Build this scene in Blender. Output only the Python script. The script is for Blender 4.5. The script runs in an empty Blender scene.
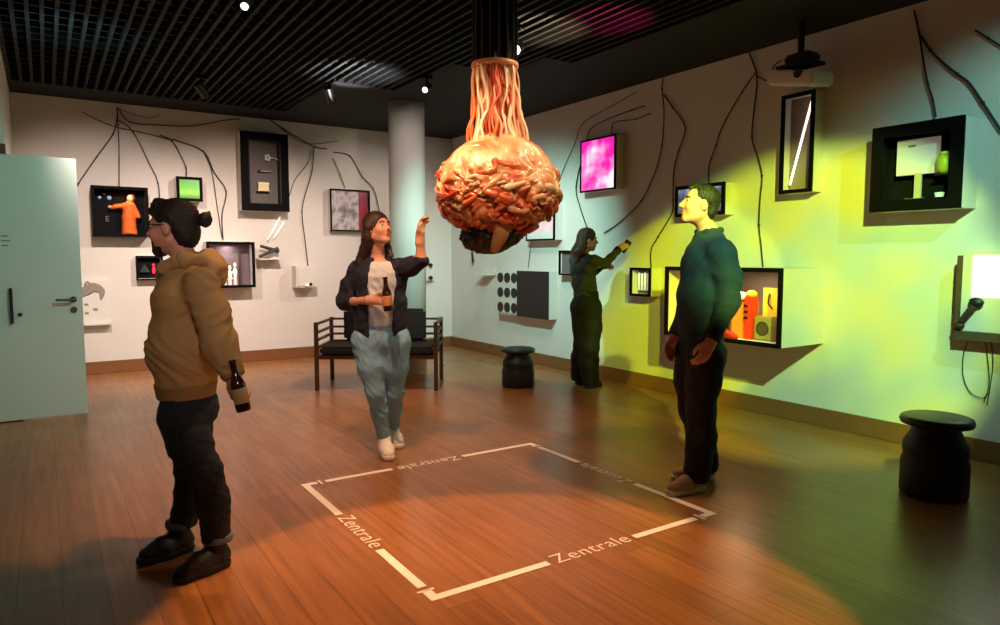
import bpy, bmesh, math, random
import numpy as np
from mathutils import Vector, Matrix, noise
random.seed(7)
SC = bpy.context.scene
COL = SC.collection
PI = math.pi
# ------------------------------------------------------------------ camera model
FOC, YAW, PITCH, CH = 690.0, math.radians(33.3), math.radians(4.6), 1.4
CA, SA = math.cos(YAW), math.sin(YAW)
XR, YB, CZ = 5.33, 9.5, 3.22          # right wall, back wall, ceiling height

def ray(x, y):
    u = (x - 500) / FOC; v = -(y - 312.5) / FOC
    fy = math.cos(PITCH) + v * math.sin(PITCH)
    fz = -math.sin(PITCH) + v * math.cos(PITCH)
    return u, fy, fz
def W(x, y, d):                        # point seen at (x,y) at horizontal distance d
    u, fy, fz = ray(x, y); t = d / fy
    return Vector((u*t*CA + d*SA, -u*t*SA + d*CA, CH + fz*t))
def FL(x, y, z=0.0):
    u, fy, fz = ray(x, y); t = (z - CH) / fz
    return Vector((u*t*CA + fy*t*SA, -u*t*SA + fy*t*CA, z))
def RX(x, y, X=XR):                    # on a plane parallel to the right wall
    u, fy, fz = ray(x, y); dx, dy = u*CA + fy*SA, -u*SA + fy*CA
    t = X / dx; return Vector((X, dy*t, CH + fz*t))
def BY(x, y, Y=YB):
    u, fy, fz = ray(x, y); dx, dy = u*CA + fy*SA, -u*SA + fy*CA
    t = Y / dy; return Vector((dx*t, Y, CH + fz*t))
def cam_dir(r, d, z=0.0):              # direction given as right / away / up
    return Vector((r*CA + d*SA, -r*SA + d*CA, z)).normalized()

UP = Vector((0, 0, 1)); R_ = cam_dir(1, 0); D_ = cam_dir(0, 1)
# ------------------------------------------------------------------ materials
def lin(c):
    if isinstance(c, str):
        c = [int(c[i:i+2], 16) / 255 for i in (0, 2, 4)]
    return tuple(((v + .055) / 1.055) ** 2.4 if v > .04045 else v / 12.92 for v in c) + (1,)
_M = {}
def mat(name, col, rough=.6, metal=0, emit=None, es=1.0, noise_amt=0.0, nscale=8.0, bump=0.0, bscale=60., sub=0, trans=0, coat=0, spec=.5):
    if name in _M: return _M[name]
    m = bpy.data.materials.new(name); m.use_nodes = True; _M[name] = m
    nt = m.node_tree; b = nt.nodes['Principled BSDF']
    b.inputs['Base Color'].default_value = lin(col); b.inputs['Roughness'].default_value = rough
    b.inputs['Metallic'].default_value = metal; b.inputs['Specular IOR Level'].default_value = spec
    if sub: b.inputs['Subsurface Weight'].default_value = sub; b.inputs['Subsurface Scale'].default_value = .02; b.inputs['Subsurface Radius'].default_value = (1, .35, .15)
    if trans: b.inputs['Transmission Weight'].default_value = trans
    if coat: b.inputs['Coat Weight'].default_value = coat
    if emit: b.inputs['Emission Color'].default_value = lin(emit); b.inputs['Emission Strength'].default_value = es
    tc = nt.nodes.new('ShaderNodeTexCoord')
    if noise_amt:
        n = nt.nodes.new('ShaderNodeTexNoise'); n.inputs['Scale'].default_value = nscale; n.inputs['Detail'].default_value = 4
        nt.links.new(tc.outputs['Object'], n.inputs['Vector'])
        mx = nt.nodes.new('ShaderNodeMix'); mx.data_type = 'RGBA'
        l = lin(col); mx.inputs[6].default_value = tuple(v*(1-noise_amt) for v in l[:3]) + (1,)
        mx.inputs[7].default_value = tuple(min(1, v*(1+noise_amt)) for v in l[:3]) + (1,)
        nt.links.new(n.outputs['Fac'], mx.inputs[0]); nt.links.new(mx.outputs[2], b.inputs['Base Color'])
    if bump:
        n = nt.nodes.new('ShaderNodeTexNoise'); n.inputs['Scale'].default_value = bscale; n.inputs['Detail'].default_value = 3
        nt.links.new(tc.outputs['Object'], n.inputs['Vector'])
        bp = nt.nodes.new('ShaderNodeBump'); bp.inputs['Strength'].default_value = bump; bp.inputs['Distance'].default_value = .01
        nt.links.new(n.outputs['Fac'], bp.inputs['Height']); nt.links.new(bp.outputs[0], b.inputs['Normal'])
    return m

def floor_material():
    m = bpy.data.materials.new('parquet'); m.use_nodes = True; nt = m.node_tree; b = nt.nodes['Principled BSDF']
    tc = nt.nodes.new('ShaderNodeTexCoord'); mp = nt.nodes.new('ShaderNodeMapping'); mp.inputs['Rotation'].default_value = (0, 0, PI/2)
    nt.links.new(tc.outputs['Object'], mp.inputs['Vector'])
    br = nt.nodes.new('ShaderNodeTexBrick'); nt.links.new(mp.outputs[0], br.inputs['Vector'])
    br.inputs['Scale'].default_value = 1; br.inputs['Brick Width'].default_value = 1.7; br.inputs['Row Height'].default_value = .16
    br.inputs['Mortar Size'].default_value = .0012; br.offset = .37
    br.inputs['Color1'].default_value = lin('96663a'); br.inputs['Color2'].default_value = lin('a87442'); br.inputs['Mortar'].default_value = lin('4a2a18')
    mp2 = nt.nodes.new('ShaderNodeMapping'); mp2.inputs['Scale'].default_value = (14, .7, 1); nt.links.new(tc.outputs['Object'], mp2.inputs['Vector'])
    n = nt.nodes.new('ShaderNodeTexNoise'); n.inputs['Scale'].default_value = 2.2; n.inputs['Detail'].default_value = 6; nt.links.new(mp2.outputs[0], n.inputs['Vector'])
    cr = nt.nodes.new('ShaderNodeValToRGB'); cr.color_ramp.elements[0].position = .3; cr.color_ramp.elements[0].color = (.62, .58, .55, 1); cr.color_ramp.elements[1].position = .75; cr.color_ramp.elements[1].color = (1.1, 1.05, 1, 1)
    nt.links.new(n.outputs['Fac'], cr.inputs[0])
    mx = nt.nodes.new('ShaderNodeMix'); mx.data_type = 'RGBA'; mx.blend_type = 'MULTIPLY'; mx.inputs[0].default_value = 1
    nt.links.new(br.outputs['Color'], mx.inputs[6]); nt.links.new(cr.outputs[0], mx.inputs[7]); nt.links.new(mx.outputs[2], b.inputs['Base Color'])
    n2 = nt.nodes.new('ShaderNodeTexNoise'); n2.inputs['Scale'].default_value = 3; nt.links.new(tc.outputs['Object'], n2.inputs['Vector'])
    mr = nt.nodes.new('ShaderNodeMapRange'); mr.inputs['To Min'].default_value = .24; mr.inputs['To Max'].default_value = .38
    nt.links.new(n2.outputs['Fac'], mr.inputs[0]); nt.links.new(mr.outputs[0], b.inputs['Roughness'])
    bp = nt.nodes.new('ShaderNodeBump'); bp.inputs['Strength'].default_value = .08; bp.inputs['Distance'].default_value = .004
    nt.links.new(n.outputs['Fac'], bp.inputs['Height']); nt.links.new(bp.outputs[0], b.inputs['Normal'])
    return m

# ------------------------------------------------------------------ object helpers
def link(name, me, m=None, parent=None, smooth=False, loc=None):
    o = bpy.data.objects.new(name, me); COL.objects.link(o)
    if m: me.materials.append(m)
    if parent: o.parent = parent
    if loc is not None: o.location = loc
    if smooth: me.polygons.foreach_set('use_smooth', [True] * len(me.polygons))
    return o
def obj(name, bm, m=None, parent=None, smooth=False, loc=None, bevel=0):
    if bevel:
        bmesh.ops.bevel(bm, geom=[e for e in bm.edges if len(e.link_faces) == 2 and e.calc_face_angle(0) > .8], offset=bevel, segments=2, affect='EDGES', clamp_overlap=True)
    bmesh.ops.recalc_face_normals(bm, faces=bm.faces)
    me = bpy.data.meshes.new(name); bm.to_mesh(me); bm.free()
    return link(name, me, m, parent, smooth, loc)
def thing(name, label, cat, loc=(0, 0, 0), rotz=0, group=None):
    o = bpy.data.objects.new(name, None); COL.objects.link(o); o.empty_display_size = .1
    o.location = loc; o.rotation_euler = (0, 0, rotz)
    return tag(o, label, cat, group)
def tag(o, label, cat, group=None):
    o['label'] = label; o['category'] = cat
    if group: o['group'] = group
    return o
def struct(name, bm, m, **k):
    o = obj(name, bm, m, **k); o['kind'] = 'structure'; return o
def bx(bm, x0, x1, y0, y1, z0, z1, M=None):
    r = bmesh.ops.create_cube(bm, size=1)
    T = Matrix.Translation(((x0+x1)/2, (y0+y1)/2, (z0+z1)/2)) @ Matrix.Diagonal((abs(x1-x0), abs(y1-y0), abs(z1-z0), 1))
    bmesh.ops.transform(bm, matrix=(M @ T) if M else T, verts=r['verts']); return bm
def B(*a, **k): return bx(bmesh.new(), *a, **k)
def cyl(bm, a, b, ra, rb=None, n=20, caps=True):
    a = Vector(a); b = Vector(b); rb = ra if rb is None else rb
    d = b - a; q = Vector((0, 0, 1)).rotation_difference(d.normalized()).to_matrix().to_4x4()
    r = bmesh.ops.create_cone(bm, cap_ends=caps, segments=n, radius1=max(ra, 1e-4), radius2=max(rb, 1e-4), depth=d.length)
    bmesh.ops.transform(bm, matrix=Matrix.Translation((a+b)/2) @ q, verts=r['verts']); return bm
def ell(bm, c, r, R=None, seg=24, rings=14):
    rr = bmesh.ops.create_uvsphere(bm, u_segments=seg, v_segments=rings, radius=1)
    M = Matrix.Translation(c) @ ((R.to_4x4()) if R else Matrix()) @ Matrix.Diagonal((r[0], r[1], r[2], 1))
    bmesh.ops.transform(bm, matrix=M, verts=rr['verts']); return bm
def lathe(bm, prof, n=32, c=(0, 0, 0)):
    rings = []
    for r, z in prof:
        rings.append([bm.verts.new((c[0] + max(r, 1e-4)*math.cos(2*PI*i/n), c[1] + max(r, 1e-4)*math.sin(2*PI*i/n), c[2] + z)) for i in range(n)])
    for a, b in zip(rings, rings[1:]):
        for i in range(n): bm.faces.new((a[i], a[(i+1) % n], b[(i+1) % n], b[i]))
    bm.faces.new(rings[0][::-1]); bm.faces.new(rings[-1]); return bm
def spline(pts, k=6):
    P = [Vector(p) for p in pts]; P = [2*P[0]-P[1]] + P + [2*P[-1]-P[-2]]; out = []
    for i in range(1, len(P)-2):
        for j in range(k):
            t = j/k; a, b, c, d = P[i-1], P[i], P[i+1], P[i+2]
            out.append(.5*((2*b) + (c-a)*t + (2*a-5*b+4*c-d)*t*t + (3*b-a-3*c+d)*t**3))
    out.append(P[-2]); return out
def tube(bm, pts, r, n=8, k=6, rads=None):
    if k > 1: Q = spline(pts, k)
    else: Q = [Vector(p) for p in pts]
    m = len(Q); prev = None; rings = []
    for i, p in enumerate(Q):
        t = (Q[min(i+1, m-1)] - Q[max(i-1, 0)]).normalized()
        if prev is None:
            prev = t.orthogonal().normalized()
        s = (prev - t*prev.dot(t)); s = s.normalized() if s.length > 1e-6 else t.orthogonal().normalized()
        prev = s; u = t.cross(s)
        rr = r if rads is None else rads(i/(m-1))
        rings.append([bm.verts.new(p + s*math.cos(2*PI*j/n)*rr + u*math.sin(2*PI*j/n)*rr) for j in range(n)])
    for a, b in zip(rings, rings[1:]):
        for j in range(n): bm.faces.new((a[j], a[(j+1) % n], b[(j+1) % n], b[j]))
    bm.faces.new(rings[0][::-1]); bm.faces.new(rings[-1]); return bm
def ring_bm(x0, x1, z0, z1, t, y0, y1):        # rectangular frame in the xz plane
    bm = bmesh.new()
    bx(bm, x0, x1, y0, y1, z1-t, z1); bx(bm, x0, x1, y0, y1, z0, z0+t)
    bx(bm, x0, x0+t, y0, y1, z0+t, z1-t); bx(bm, x1-t, x1, y0, y1, z0+t, z1-t); return bm

# ------------------------------------------------------------------ implicit surfaces for bodies and clothes
class SDF:
    def __init__(s, k=.03): s.p = []; s.k = k
    def cone(s, a, b, ra, rb, k=None, n=None, sc=1.0):     # tapered capsule; widened along n by sc
        s.p.append(('c', np.array(a, float), np.array(b, float), ra, rb, s.k if k is None else k, None if n is None else np.array(Vector(n).normalized(), float), sc)); return s
    def carve(s, a, b, ra, rb, n=None, sc=1.0):
        s.p.append(('c', np.array(a, float), np.array(b, float), ra, rb, -1, None if n is None else np.array(Vector(n).normalized(), float), sc)); return s
    def chain(s, pts, rads, **kw):
        for i in range(len(pts)-1): s.cone(pts[i], pts[i+1], rads[i], rads[i+1], **kw)
        return s
    def ell(s, c, r, axes=None, k=None, sub=False):
        A = np.eye(3) if axes is None else np.array([list(Vector(v).normalized()) for v in axes])
        s.p.append(('e', np.array(c, float), np.array(r, float), A, s.k if k is None else k, sub)); return s
    def cut(s, c, n, rad=9.0):                               # removes what lies on the +n side, within rad of c
        s.p.append(('k', np.array(c, float), np.array(Vector(n).normalized(), float), rad)); return s
    def mesh(s, h):
        lo = np.full(3, 1e9); hi = -lo
        for p in s.p:
            if p[0] == 'c' and p[5] >= 0:
                m = max(p[3], p[4]) * max(1, p[7])
                for q in (p[1], p[2]): lo = np.minimum(lo, q-m); hi = np.maximum(hi, q+m)
            elif p[0] == 'e' and not p[5]:
                m = max(p[2]); lo = np.minimum(lo, p[1]-m); hi = np.maximum(hi, p[1]+m)
        lo -= 4*h; hi += 4*h; N = np.ceil((hi-lo)/h).astype(int)+1
        V = np.full(N, .5, np.float32); ax = [lo[i] + h*np.arange(N[i]) for i in range(3)]
        def region(l, u):
            sl = []
            for i in range(3):
                a = max(0, int((l[i]-lo[i])/h)-1); b = min(N[i], int((u[i]-lo[i])/h)+3)
                if b <= a: return None
                sl.append(slice(a, b))
            return tuple(sl)
        for p in s.p:
            if p[0] == 'c':
                _, a, b, ra, rb, k, n, sc = p; m = max(ra, rb)*max(1, sc)+max(k, 0)+3*h
                sl = region(np.minimum(a, b)-m, np.maximum(a, b)+m)
            elif p[0] == 'e': m = max(p[2])+p[4]+3*h; sl = region(p[1]-m, p[1]+m)
            else: m = min(p[3], 9); sl = region(p[1]-m, p[1]+m)
            if sl is None: continue
            G = np.stack(np.meshgrid(ax[0][sl[0]], ax[1][sl[1]], ax[2][sl[2]], indexing='ij'), -1)
            if p[0] == 'c':
                ab = b-a; L = max(ab@ab, 1e-12); q = G-a; t = np.clip((q@ab)/L, 0, 1)
                q = q - t[..., None]*ab
                if n is not None: q = q + (q@n)[..., None]*n*(1/sc-1)
                d = np.sqrt((q*q).sum(-1)) - (ra+(rb-ra)*t)
            elif p[0] == 'e':
                q = (G-p[1])@p[3].T; k = p[4]; r = p[2]
                k0 = np.sqrt(((q/r)**2).sum(-1)); k1 = np.sqrt(((q/(r*r))**2).sum(-1))
                d = k0*(k0-1)/np.maximum(k1, 1e-6)
                if p[5]:
                    V[sl] = np.maximum(V[sl], -d); continue
            else:
                d = (G-p[1])@p[2]; w = ((G-p[1])**2).sum(-1) < p[3]**2
                V[sl] = np.where(w, np.maximum(V[sl], d), V[sl]); continue
            v = V[sl]
            if k < 0: V[sl] = np.maximum(v, -d)
            elif k > 0:
                hh = np.maximum(k-np.abs(v-d), 0)/k; V[sl] = np.minimum(v, d)-hh*hh*k/4
            else: V[sl] = np.minimum(v, d)
        ins = V < 0
        cs = np.zeros(np.array(N)-1, int)
        for i in (0, 1):
            for j in (0, 1):
                for l in (0, 1): cs += ins[i:N[0]-1+i, j:N[1]-1+j, l:N[2]-1+l]
        act = (cs > 0) & (cs < 8); idx = -np.ones(act.shape, int); C = np.argwhere(act); idx[act] = np.arange(len(C))
        acc = np.zeros((len(C), 3)); cnt = np.zeros(len(C))
        cor = [(i, j, l) for i in (0, 1) for j in (0, 1) for l in (0, 1)]
        for a in cor:
            for b in cor:
                if sum(abs(a[i]-b[i]) for i in range(3)) == 1 and a < b:
                    va = V[C[:, 0]+a[0], C[:, 1]+a[1], C[:, 2]+a[2]]; vb = V[C[:, 0]+b[0], C[:, 1]+b[1], C[:, 2]+b[2]]
                    w = (va < 0) != (vb < 0); t = np.where(w, va/np.where(w, va-vb, 1), 0)
                    P = np.array(a)+t[:, None]*(np.array(b)-np.array(a)); acc[w] += P[w]; cnt[w] += 1
        P = lo + h*(C + acc/np.maximum(cnt, 1)[:, None])
        F = []
        for x in range(3):
            y, z = (x+1) % 3, (x+2) % 3
            s0 = [slice(None)]*3; s1 = [slice(None)]*3; s0[x] = slice(0, -1); s1[x] = slice(1, None)
            ch = np.argwhere(ins[tuple(s0)] != ins[tuple(s1)])
            ok = (ch[:, y] > 0) & (ch[:, z] > 0) & (ch[:, y] < N[y]-1) & (ch[:, z] < N[z]-1); ch = ch[ok]
            def gi(dy, dz):
                q = ch.copy(); q[:, y] += dy; q[:, z] += dz; return idx[q[:, 0], q[:, 1], q[:, 2]]
            f = np.stack([gi(-1, -1), gi(0, -1), gi(0, 0), gi(-1, 0)], 1)
            fl = ins[ch[:, 0], ch[:, 1], ch[:, 2]]
            f = np.where(fl[:, None], f, f[:, ::-1]); F.append(f)
        F = np.concatenate(F); F = F[(F >= 0).all(1)]
        return P, F
def root_loc(o):
    v = Vector((0, 0, 0))
    while o is not None: v += o.location; o = o.parent
    return v
def wobj(name, bm, m, parent, **k):            # mesh given in world coordinates, put under an unrotated thing
    bmesh.ops.translate(bm, verts=bm.verts, vec=-root_loc(parent)); return obj(name, bm, m, parent, **k)
def sdf_obj(name, s, h, m, parent, folds=0.0, fscale=1.0, seed=0, smooth_it=2):
    P, F = s.mesh(h)
    if len(F) == 0: raise RuntimeError('empty '+name)
    # laplacian smoothing
    for _ in range(smooth_it):
        A = np.zeros_like(P); n = np.zeros(len(P))
        for i in range(4):
            a = F[:, i]; b = F[:, (i+1) % 4]
            np.add.at(A, a, P[b]); np.add.at(A, b, P[a]); np.add.at(n, a, 1); np.add.at(n, b, 1)
        P = P*.4 + .6*A/np.maximum(n, 1)[:, None]
    if folds:
        e1 = P[F[:, 1]]-P[F[:, 0]]; e2 = P[F[:, 2]]-P[F[:, 0]]; fn = np.cross(e1, e2); Nn = np.zeros_like(P)
        for i in range(4): np.add.at(Nn, F[:, i], fn)
        Nn /= np.maximum(np.linalg.norm(Nn, axis=1), 1e-9)[:, None]
        rs = np.random.RandomState(seed); d = np.zeros(len(P)); q = P*fscale
        wv = np.stack([np.sin(q@rs.randn(3)*9+rs.rand()*6) for _ in range(3)], 1)*.09
        for _ in range(6):
            k = rs.randn(3)*np.array([1, 1, 1.9]); k *= (30+rs.rand()*45)/np.linalg.norm(k)
            v = np.sin((q+wv)@k+rs.rand()*6.28); d += (1-2*np.abs(v))*1.1
        P = P + Nn*(d/3*folds)[:, None]
    base = np.array(root_loc(parent))
    P = P - base
    me = bpy.data.meshes.new(name); me.vertices.add(len(P)); me.vertices.foreach_set('co', P.ravel().astype(np.float32))
    me.loops.add(len(F)*4); me.loops.foreach_set('vertex_index', F.ravel().astype(np.int32)); me.polygons.add(len(F))
    me.polygons.foreach_set('loop_start', np.arange(0, len(F)*4, 4, dtype=np.int32)); me.polygons.foreach_set('loop_total', np.full(len(F), 4, np.int32))
    me.update(calc_edges=True); me.validate()
    bm = bmesh.new(); bm.from_mesh(me); bmesh.ops.recalc_face_normals(bm, faces=bm.faces); bm.to_mesh(me); bm.free()
    return link(name, me, m, parent, smooth=True)
# ------------------------------------------------------------------ room shell
white = mat('wall_paint', 'd6d0c8', .85, bump=.05, bscale=150)
YN = -1.6; XL = -.25; XL2 = -.72; YJ = 7.2
fm = floor_material()
struct('floor', B(XL2-.2, XR+.2, YN-.2, YB+.2, -.12, 0), fm)
struct('wall_back', B(XL2-.2, XR+.2, YB, YB+.2, 0, 3.75), white)
struct('wall_right', B(XR, XR+.2, YN-.2, YB, 0, 3.75), white)
bm = B(XL2-.2, XL, YJ+.0, YB, 0, 3.75); bx(bm, XL2-.2, XL2, YN-.2, YJ, 0, 3.75); struct('wall_left', bm, white)
struct('wall_front', B(XL2-.2, XR+.2, YN-.2, YN, 0, 3.75), white)
bb = mat('skirting_wood', '7c4f2c', .45, noise_amt=.15, nscale=20)
struct('baseboard_back', B(XL, XR-.02, YB-.02, YB, 0, .15), bb, bevel=.004)
struct('baseboard_right', B(XR-.02, XR, YN, YB, 0, .15), bb, bevel=.004)
struct('baseboard_left', B(XL, XL+.02, YJ, YB-.02, 0, .15), bb, bevel=.004)
# slatted ceiling: black lattice hung under a dark void, plain black margin along the walls
blk = mat('ceiling_black', '070707', .7, spec=.2); blk2 = mat('ceiling_void', '080808', .9)
bm = bmesh.new(); z0, z1 = CZ, CZ + .07
x = XL2 + .1
while x < 4.25:
    yend = 8.85 if x < 2.6 else (7.1 if x < 3.3 else (5.85 if x < 3.9 else 5.2))
    bx(bm, x, x+.028, YN, yend, z0, z1); x += .095
y = YN + .1
while y < 8.85:
    xend = 4.25 if y < 5.2 else (3.9 if y < 5.85 else (3.3 if y < 7.1 else 2.6))
    bx(bm, XL2, xend, y, y+.022, z0+.035, z1+.02); y += .19
ceil = struct('ceiling', bm, blk)
bm = B(XL2, XR, YN, YB, 3.7, 3.74); bx(bm, 4.25, XR, YN, YB, CZ, CZ+.05); bx(bm, XL2, 4.25, 8.85, YB, CZ, CZ+.05)
bx(bm, 2.6, 4.25, 7.1, 8.85, CZ, CZ+.05); bx(bm, 3.3, 4.25, 5.85, 7.1, CZ, CZ+.05); bx(bm, 3.9, 4.25, 5.2, 5.85, CZ, CZ+.05)
v = obj('ceiling_margin', bm, blk2, ceil)
bm = bmesh.new()                                   # dark ducts above the lattice
for x, y0, y1, r in ((.9, -1.5, 8.6, .16), (3.0, -1.5, 5.6, .14)): cyl(bm, (x, y0, 3.5), (x, y1, 3.5), r)
obj('duct', bm, blk2, ceil, smooth=False)
# column
bm = lathe(bmesh.new(), [(.215, 0), (.215, CZ+.02)], 48, (3.67, 7.62, 0))
tag(obj('column', bm, white, smooth=False), 'round white column standing behind the sofa', 'column')
for p in bpy.data.objects['column'].data.polygons: p.use_smooth = len(p.vertices) == 4
# open door
dw = mat('door_paint', 'c2cdc6', .45); steel = mat('steel_dark', '6c6e70', .3, metal=1); dk = mat('black_plastic', '101011', .5)
dr = struct('door_1', B(-.62, .258, 7.10, 7.145, .012, 2.25), dw, bevel=.003)
bm = bmesh.new(); hz = 1.03
cyl(bm, (.19, 7.10, hz), (.19, 7.09, hz), .026); cyl(bm, (.19, 7.10, hz), (.19, 7.045, hz), .01); tube(bm, [(.19, 7.05, hz), (.10, 7.045, hz), (.06, 7.05, hz)], .011, 10)
obj('door_handle', bm, steel, dr, smooth=True)
obj('lock_rosette', cyl(bmesh.new(), (.19, 7.10, hz-.09), (.19, 7.088, hz-.09), .026), steel, dr)
bm = bmesh.new(); bx(bm, -.268, -.245, 7.07, 7.10, .84, 1.14); obj('push_bar', bm, dk, dr, bevel=.004)
obj('door_stop', B(-.215, -.185, 7.09, 7.10, .90, .925), dk, dr)
f_ = mat('ink_grey', '5a6460', .8); bm = bmesh.new()
for i, (z, w) in enumerate(((1.57, .05), (1.53, .06), (1.49, .045))): bx(bm, -.30, -.30+w, 7.098, 7.10, z, z+.009)
obj('door_lettering', bm, f_, dr)
jm = mat('jamb_wood', '54341f', .5)
struct('trim_1', B(XL2, XL+.012, YJ-.06, YJ, 0, 2.34), jm, bevel=.004)

# ------------------------------------------------------------------ white vinyl floor square
wm = mat('floor_white', 'f6f2ea', .6)
fs = thing('floor_marking', 'white square outline with the word Zentrale on each side of the parquet', 'floor marking', (2.13, 3.28, 0))
cA, cB, cC, cD = (-.875, .865), (.875, .865), (.875, -.865), (-.875, -.865)
def txt_bm(s, size, depth, bold=0.0):
    cu = bpy.data.curves.new('t', 'FONT'); cu.body = s; cu.size = size; cu.extrude = depth; cu.align_x = 'CENTER'; cu.align_y = 'CENTER'; cu.offset = bold; cu.space_character = 1.08
    o = bpy.data.objects.new('t', cu); COL.objects.link(o); dg = bpy.context.evaluated_depsgraph_get()
    me = bpy.data.meshes.new_from_object(o.evaluated_get(dg)); bm = bmesh.new(); bm.from_mesh(me)
    bpy.data.objects.remove(o); bpy.data.curves.remove(cu); bpy.data.meshes.remove(me); return bm
for a, ang in ((cD, 0), (cC, PI/2), (cB, PI), (cA, -PI/2)):
    M = Matrix.Translation((a[0], a[1], 0)) @ Matrix.Rotation(ang, 4, 'Z')
    for x0, x1 in ((0, .61), (1.15, 1.60)):
        b = bmesh.new(); bx(b, x0, x1, 0, .042, .0005, .003, M); obj('border_line', b, wm, fs)
    b = bmesh.new(); bx(b, 0, .042, .042, .095, .0005, .003, M); bx(b, 1.628, 1.642, -.02, .06, .0005, .003, M); obj('corner_tick', b, wm, fs)
    t = txt_bm('Zentrale', .125, .0012, -.0012); bmesh.ops.transform(t, matrix=M @ Matrix.Translation((.88, .03, .002)), verts=t.verts)
    obj('lettering', t, wm, fs)

# ------------------------------------------------------------------ display cases
frame_m = mat('case_frame_black', '070606', .7, spec=.1); case_w = mat('case_white', 'd8d2ca', .7); in_g = mat('case_inside_grey', '66605e', .8)
def case(label, wall, u, z, w, h, dep, ft=.035, cat='display case', inside=None, body=case_w, frame=frame_m, rec=.12, name='display_case'):
    """u: centre along the wall, z: centre height. Local x to the right, -y out of the wall."""
    loc = (u, YB, z) if wall == 'B' else (XR, u, z)
    t = thing(name, label, cat, loc, 0 if wall == 'B' else -PI/2)
    b = ring_bm(-w/2, w/2, -h/2, h/2, .018, -dep+.012, -.001); bx(b, -w/2+.018, w/2-.018, -max(.01, dep-rec), -.001, -h/2+.018, h/2-.018)
    obj('case_body', b, body, t)
    if ft: obj('frame', ring_bm(-w/2-.004, w/2+.004, -h/2-.004, h/2+.004, ft, -dep-.012, -dep+.012), frame, t, bevel=.002)
    yb = -max(.01, dep-rec)
    if inside: obj('back_panel', B(-w/2+.02, w/2-.02, yb-.004, yb, -h/2+.02, h/2-.02), inside, t)
    t['yb'] = yb
    return t
def part(t, name, m, x0, x1, y0, y1, z0, z1, bevel=0, label=None):
    o = obj(name, B(x0, x1, y0, y1, z0, z1), m, t, bevel=bevel)
    if label: o['label'] = label
    return o
def picture_mat(name, stops, scale, es, kind='noise', rough=.3):
    m = bpy.data.materials.new(name); m.use_nodes = True; nt = m.node_tree; b = nt.nodes['Principled BSDF']; b.inputs['Roughness'].default_value = rough
    tc = nt.nodes.new('ShaderNodeTexCoord'); cr = nt.nodes.new('ShaderNodeValToRGB')
    if kind == 'noise': n = nt.nodes.new('ShaderNodeTexNoise'); n.inputs['Scale'].default_value = scale; n.inputs['Detail'].default_value = 3; out = n.outputs['Fac']; nt.links.new(tc.outputs['Generated'], n.inputs['Vector'])
    else:
        sp = nt.nodes.new('ShaderNodeSeparateXYZ'); nt.links.new(tc.outputs['Generated'], sp.inputs[0]); out = sp.outputs['Z']
    nt.links.new(out, cr.inputs[0]); e = cr.color_ramp.elements
    e[0].position, e[0].color = stops[0][0], lin(stops[0][1]); e[1].position, e[1].color = stops[-1][0], lin(stops[-1][1])
    for p, c in stops[1:-1]: k = e.new(p); k.color = lin(c)
    if es: nt.links.new(cr.outputs[0], b.inputs['Emission Color']); b.inputs['Emission Strength'].default_value = es; b.inputs['Base Color'].default_value = (0.02, 0.02, .02, 1)
    else: nt.links.new(cr.outputs[0], b.inputs['Base Color'])
    return m
def small_light(name, t, loc, col, power, size=.1, rot=(0, 0, 0)):
    l = bpy.data.lights.new(name, 'AREA'); l.energy = power; l.color = lin(col)[:3]; l.size = size
    o = bpy.data.objects.new(name, l); COL.objects.link(o); o.parent = t; o.location = loc; o.rotation_euler = rot; return o

# --- back wall
dark_in = mat('case_inside_dark', '101114', .8, spec=.1)
# orange robed figurine case
t = case('black framed case with an orange robed figurine, beside the open white door', 'B', .765, 1.93, .58, .58, .22, inside=dark_in, body=mat('case_dark', '242426', .7), rec=.2)
org = mat('robe_orange', 'd8641e', .7, noise_amt=.15, nscale=20)
fg = thing('figurine', 'orange robed figurine standing inside the black case near the white door', 'figurine', (.765+.09, YB-.12, 1.93-.262), 0)
S = SDF(.02); b0 = Vector(fg.location)
S.cone(b0 + Vector((0, 0, .02)), b0 + Vector((0, 0, .20)), .085, .07); S.cone(b0 + Vector((0, 0, .2)), b0 + Vector((.01, 0, .34)), .075, .06); S.cone(b0 + Vector((-.04, 0, .34)), b0 + Vector((-.16, -.02, .32)), .035, .025); S.cone(b0 + Vector((.05, 0, .33)), b0 + Vector((.1, -.02, .22)), .035, .028)
S.cut(b0 + Vector((0, 0, .001)), -UP)
sdf_obj('robe', S, .007, org, fg, folds=.005, fscale=2)
obj('head', ell(bmesh.new(), (.02, 0, .42), (.036, .04, .048)), mat('doll_skin', 'd49a70', .6), fg, smooth=True)
obj('veil', ell(bmesh.new(), (.035, .012, .425), (.045, .042, .055)), mat('veil_dark', '4a2c1c', .7), fg, smooth=True)
obj('hand', ell(bmesh.new(), (-.19, -.02, .32), (.028, .015, .018)), mat('doll_skin', 'd49a70', .6), fg, smooth=True)
for n, (px, pz, r) in enumerate(((-.22, .08, .02), (-.17, .12, .014), (-.12, .08, .026))):
    tag(obj('glass_bead', ell(bmesh.new(), (0, 0, 0), (r, .012, r), seg=12, rings=8), mat('bead_blue', '8fb0d8', .2), smooth=True, loc=(.765+px+.02, YB-.034, 1.93+pz+.09)), 'small pale blue bead pinned to the back of the orange figurine case', 'bead', 'pale blue beads behind the orange figurine')
l = txt_bm('E', .09, .001); bmesh.ops.rotate(l, verts=l.verts, matrix=Matrix.Rotation(PI/2, 3, 'X')); bmesh.ops.translate(l, verts=l.verts, vec=(-.13, -.03, -.08)); obj('letter', l, mat('letter_grey', '6a6a6a', .7), t)
small_light('case_lamp', t, (.1, -.2, .24), 'ffb080', 1.6, .1)
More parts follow.
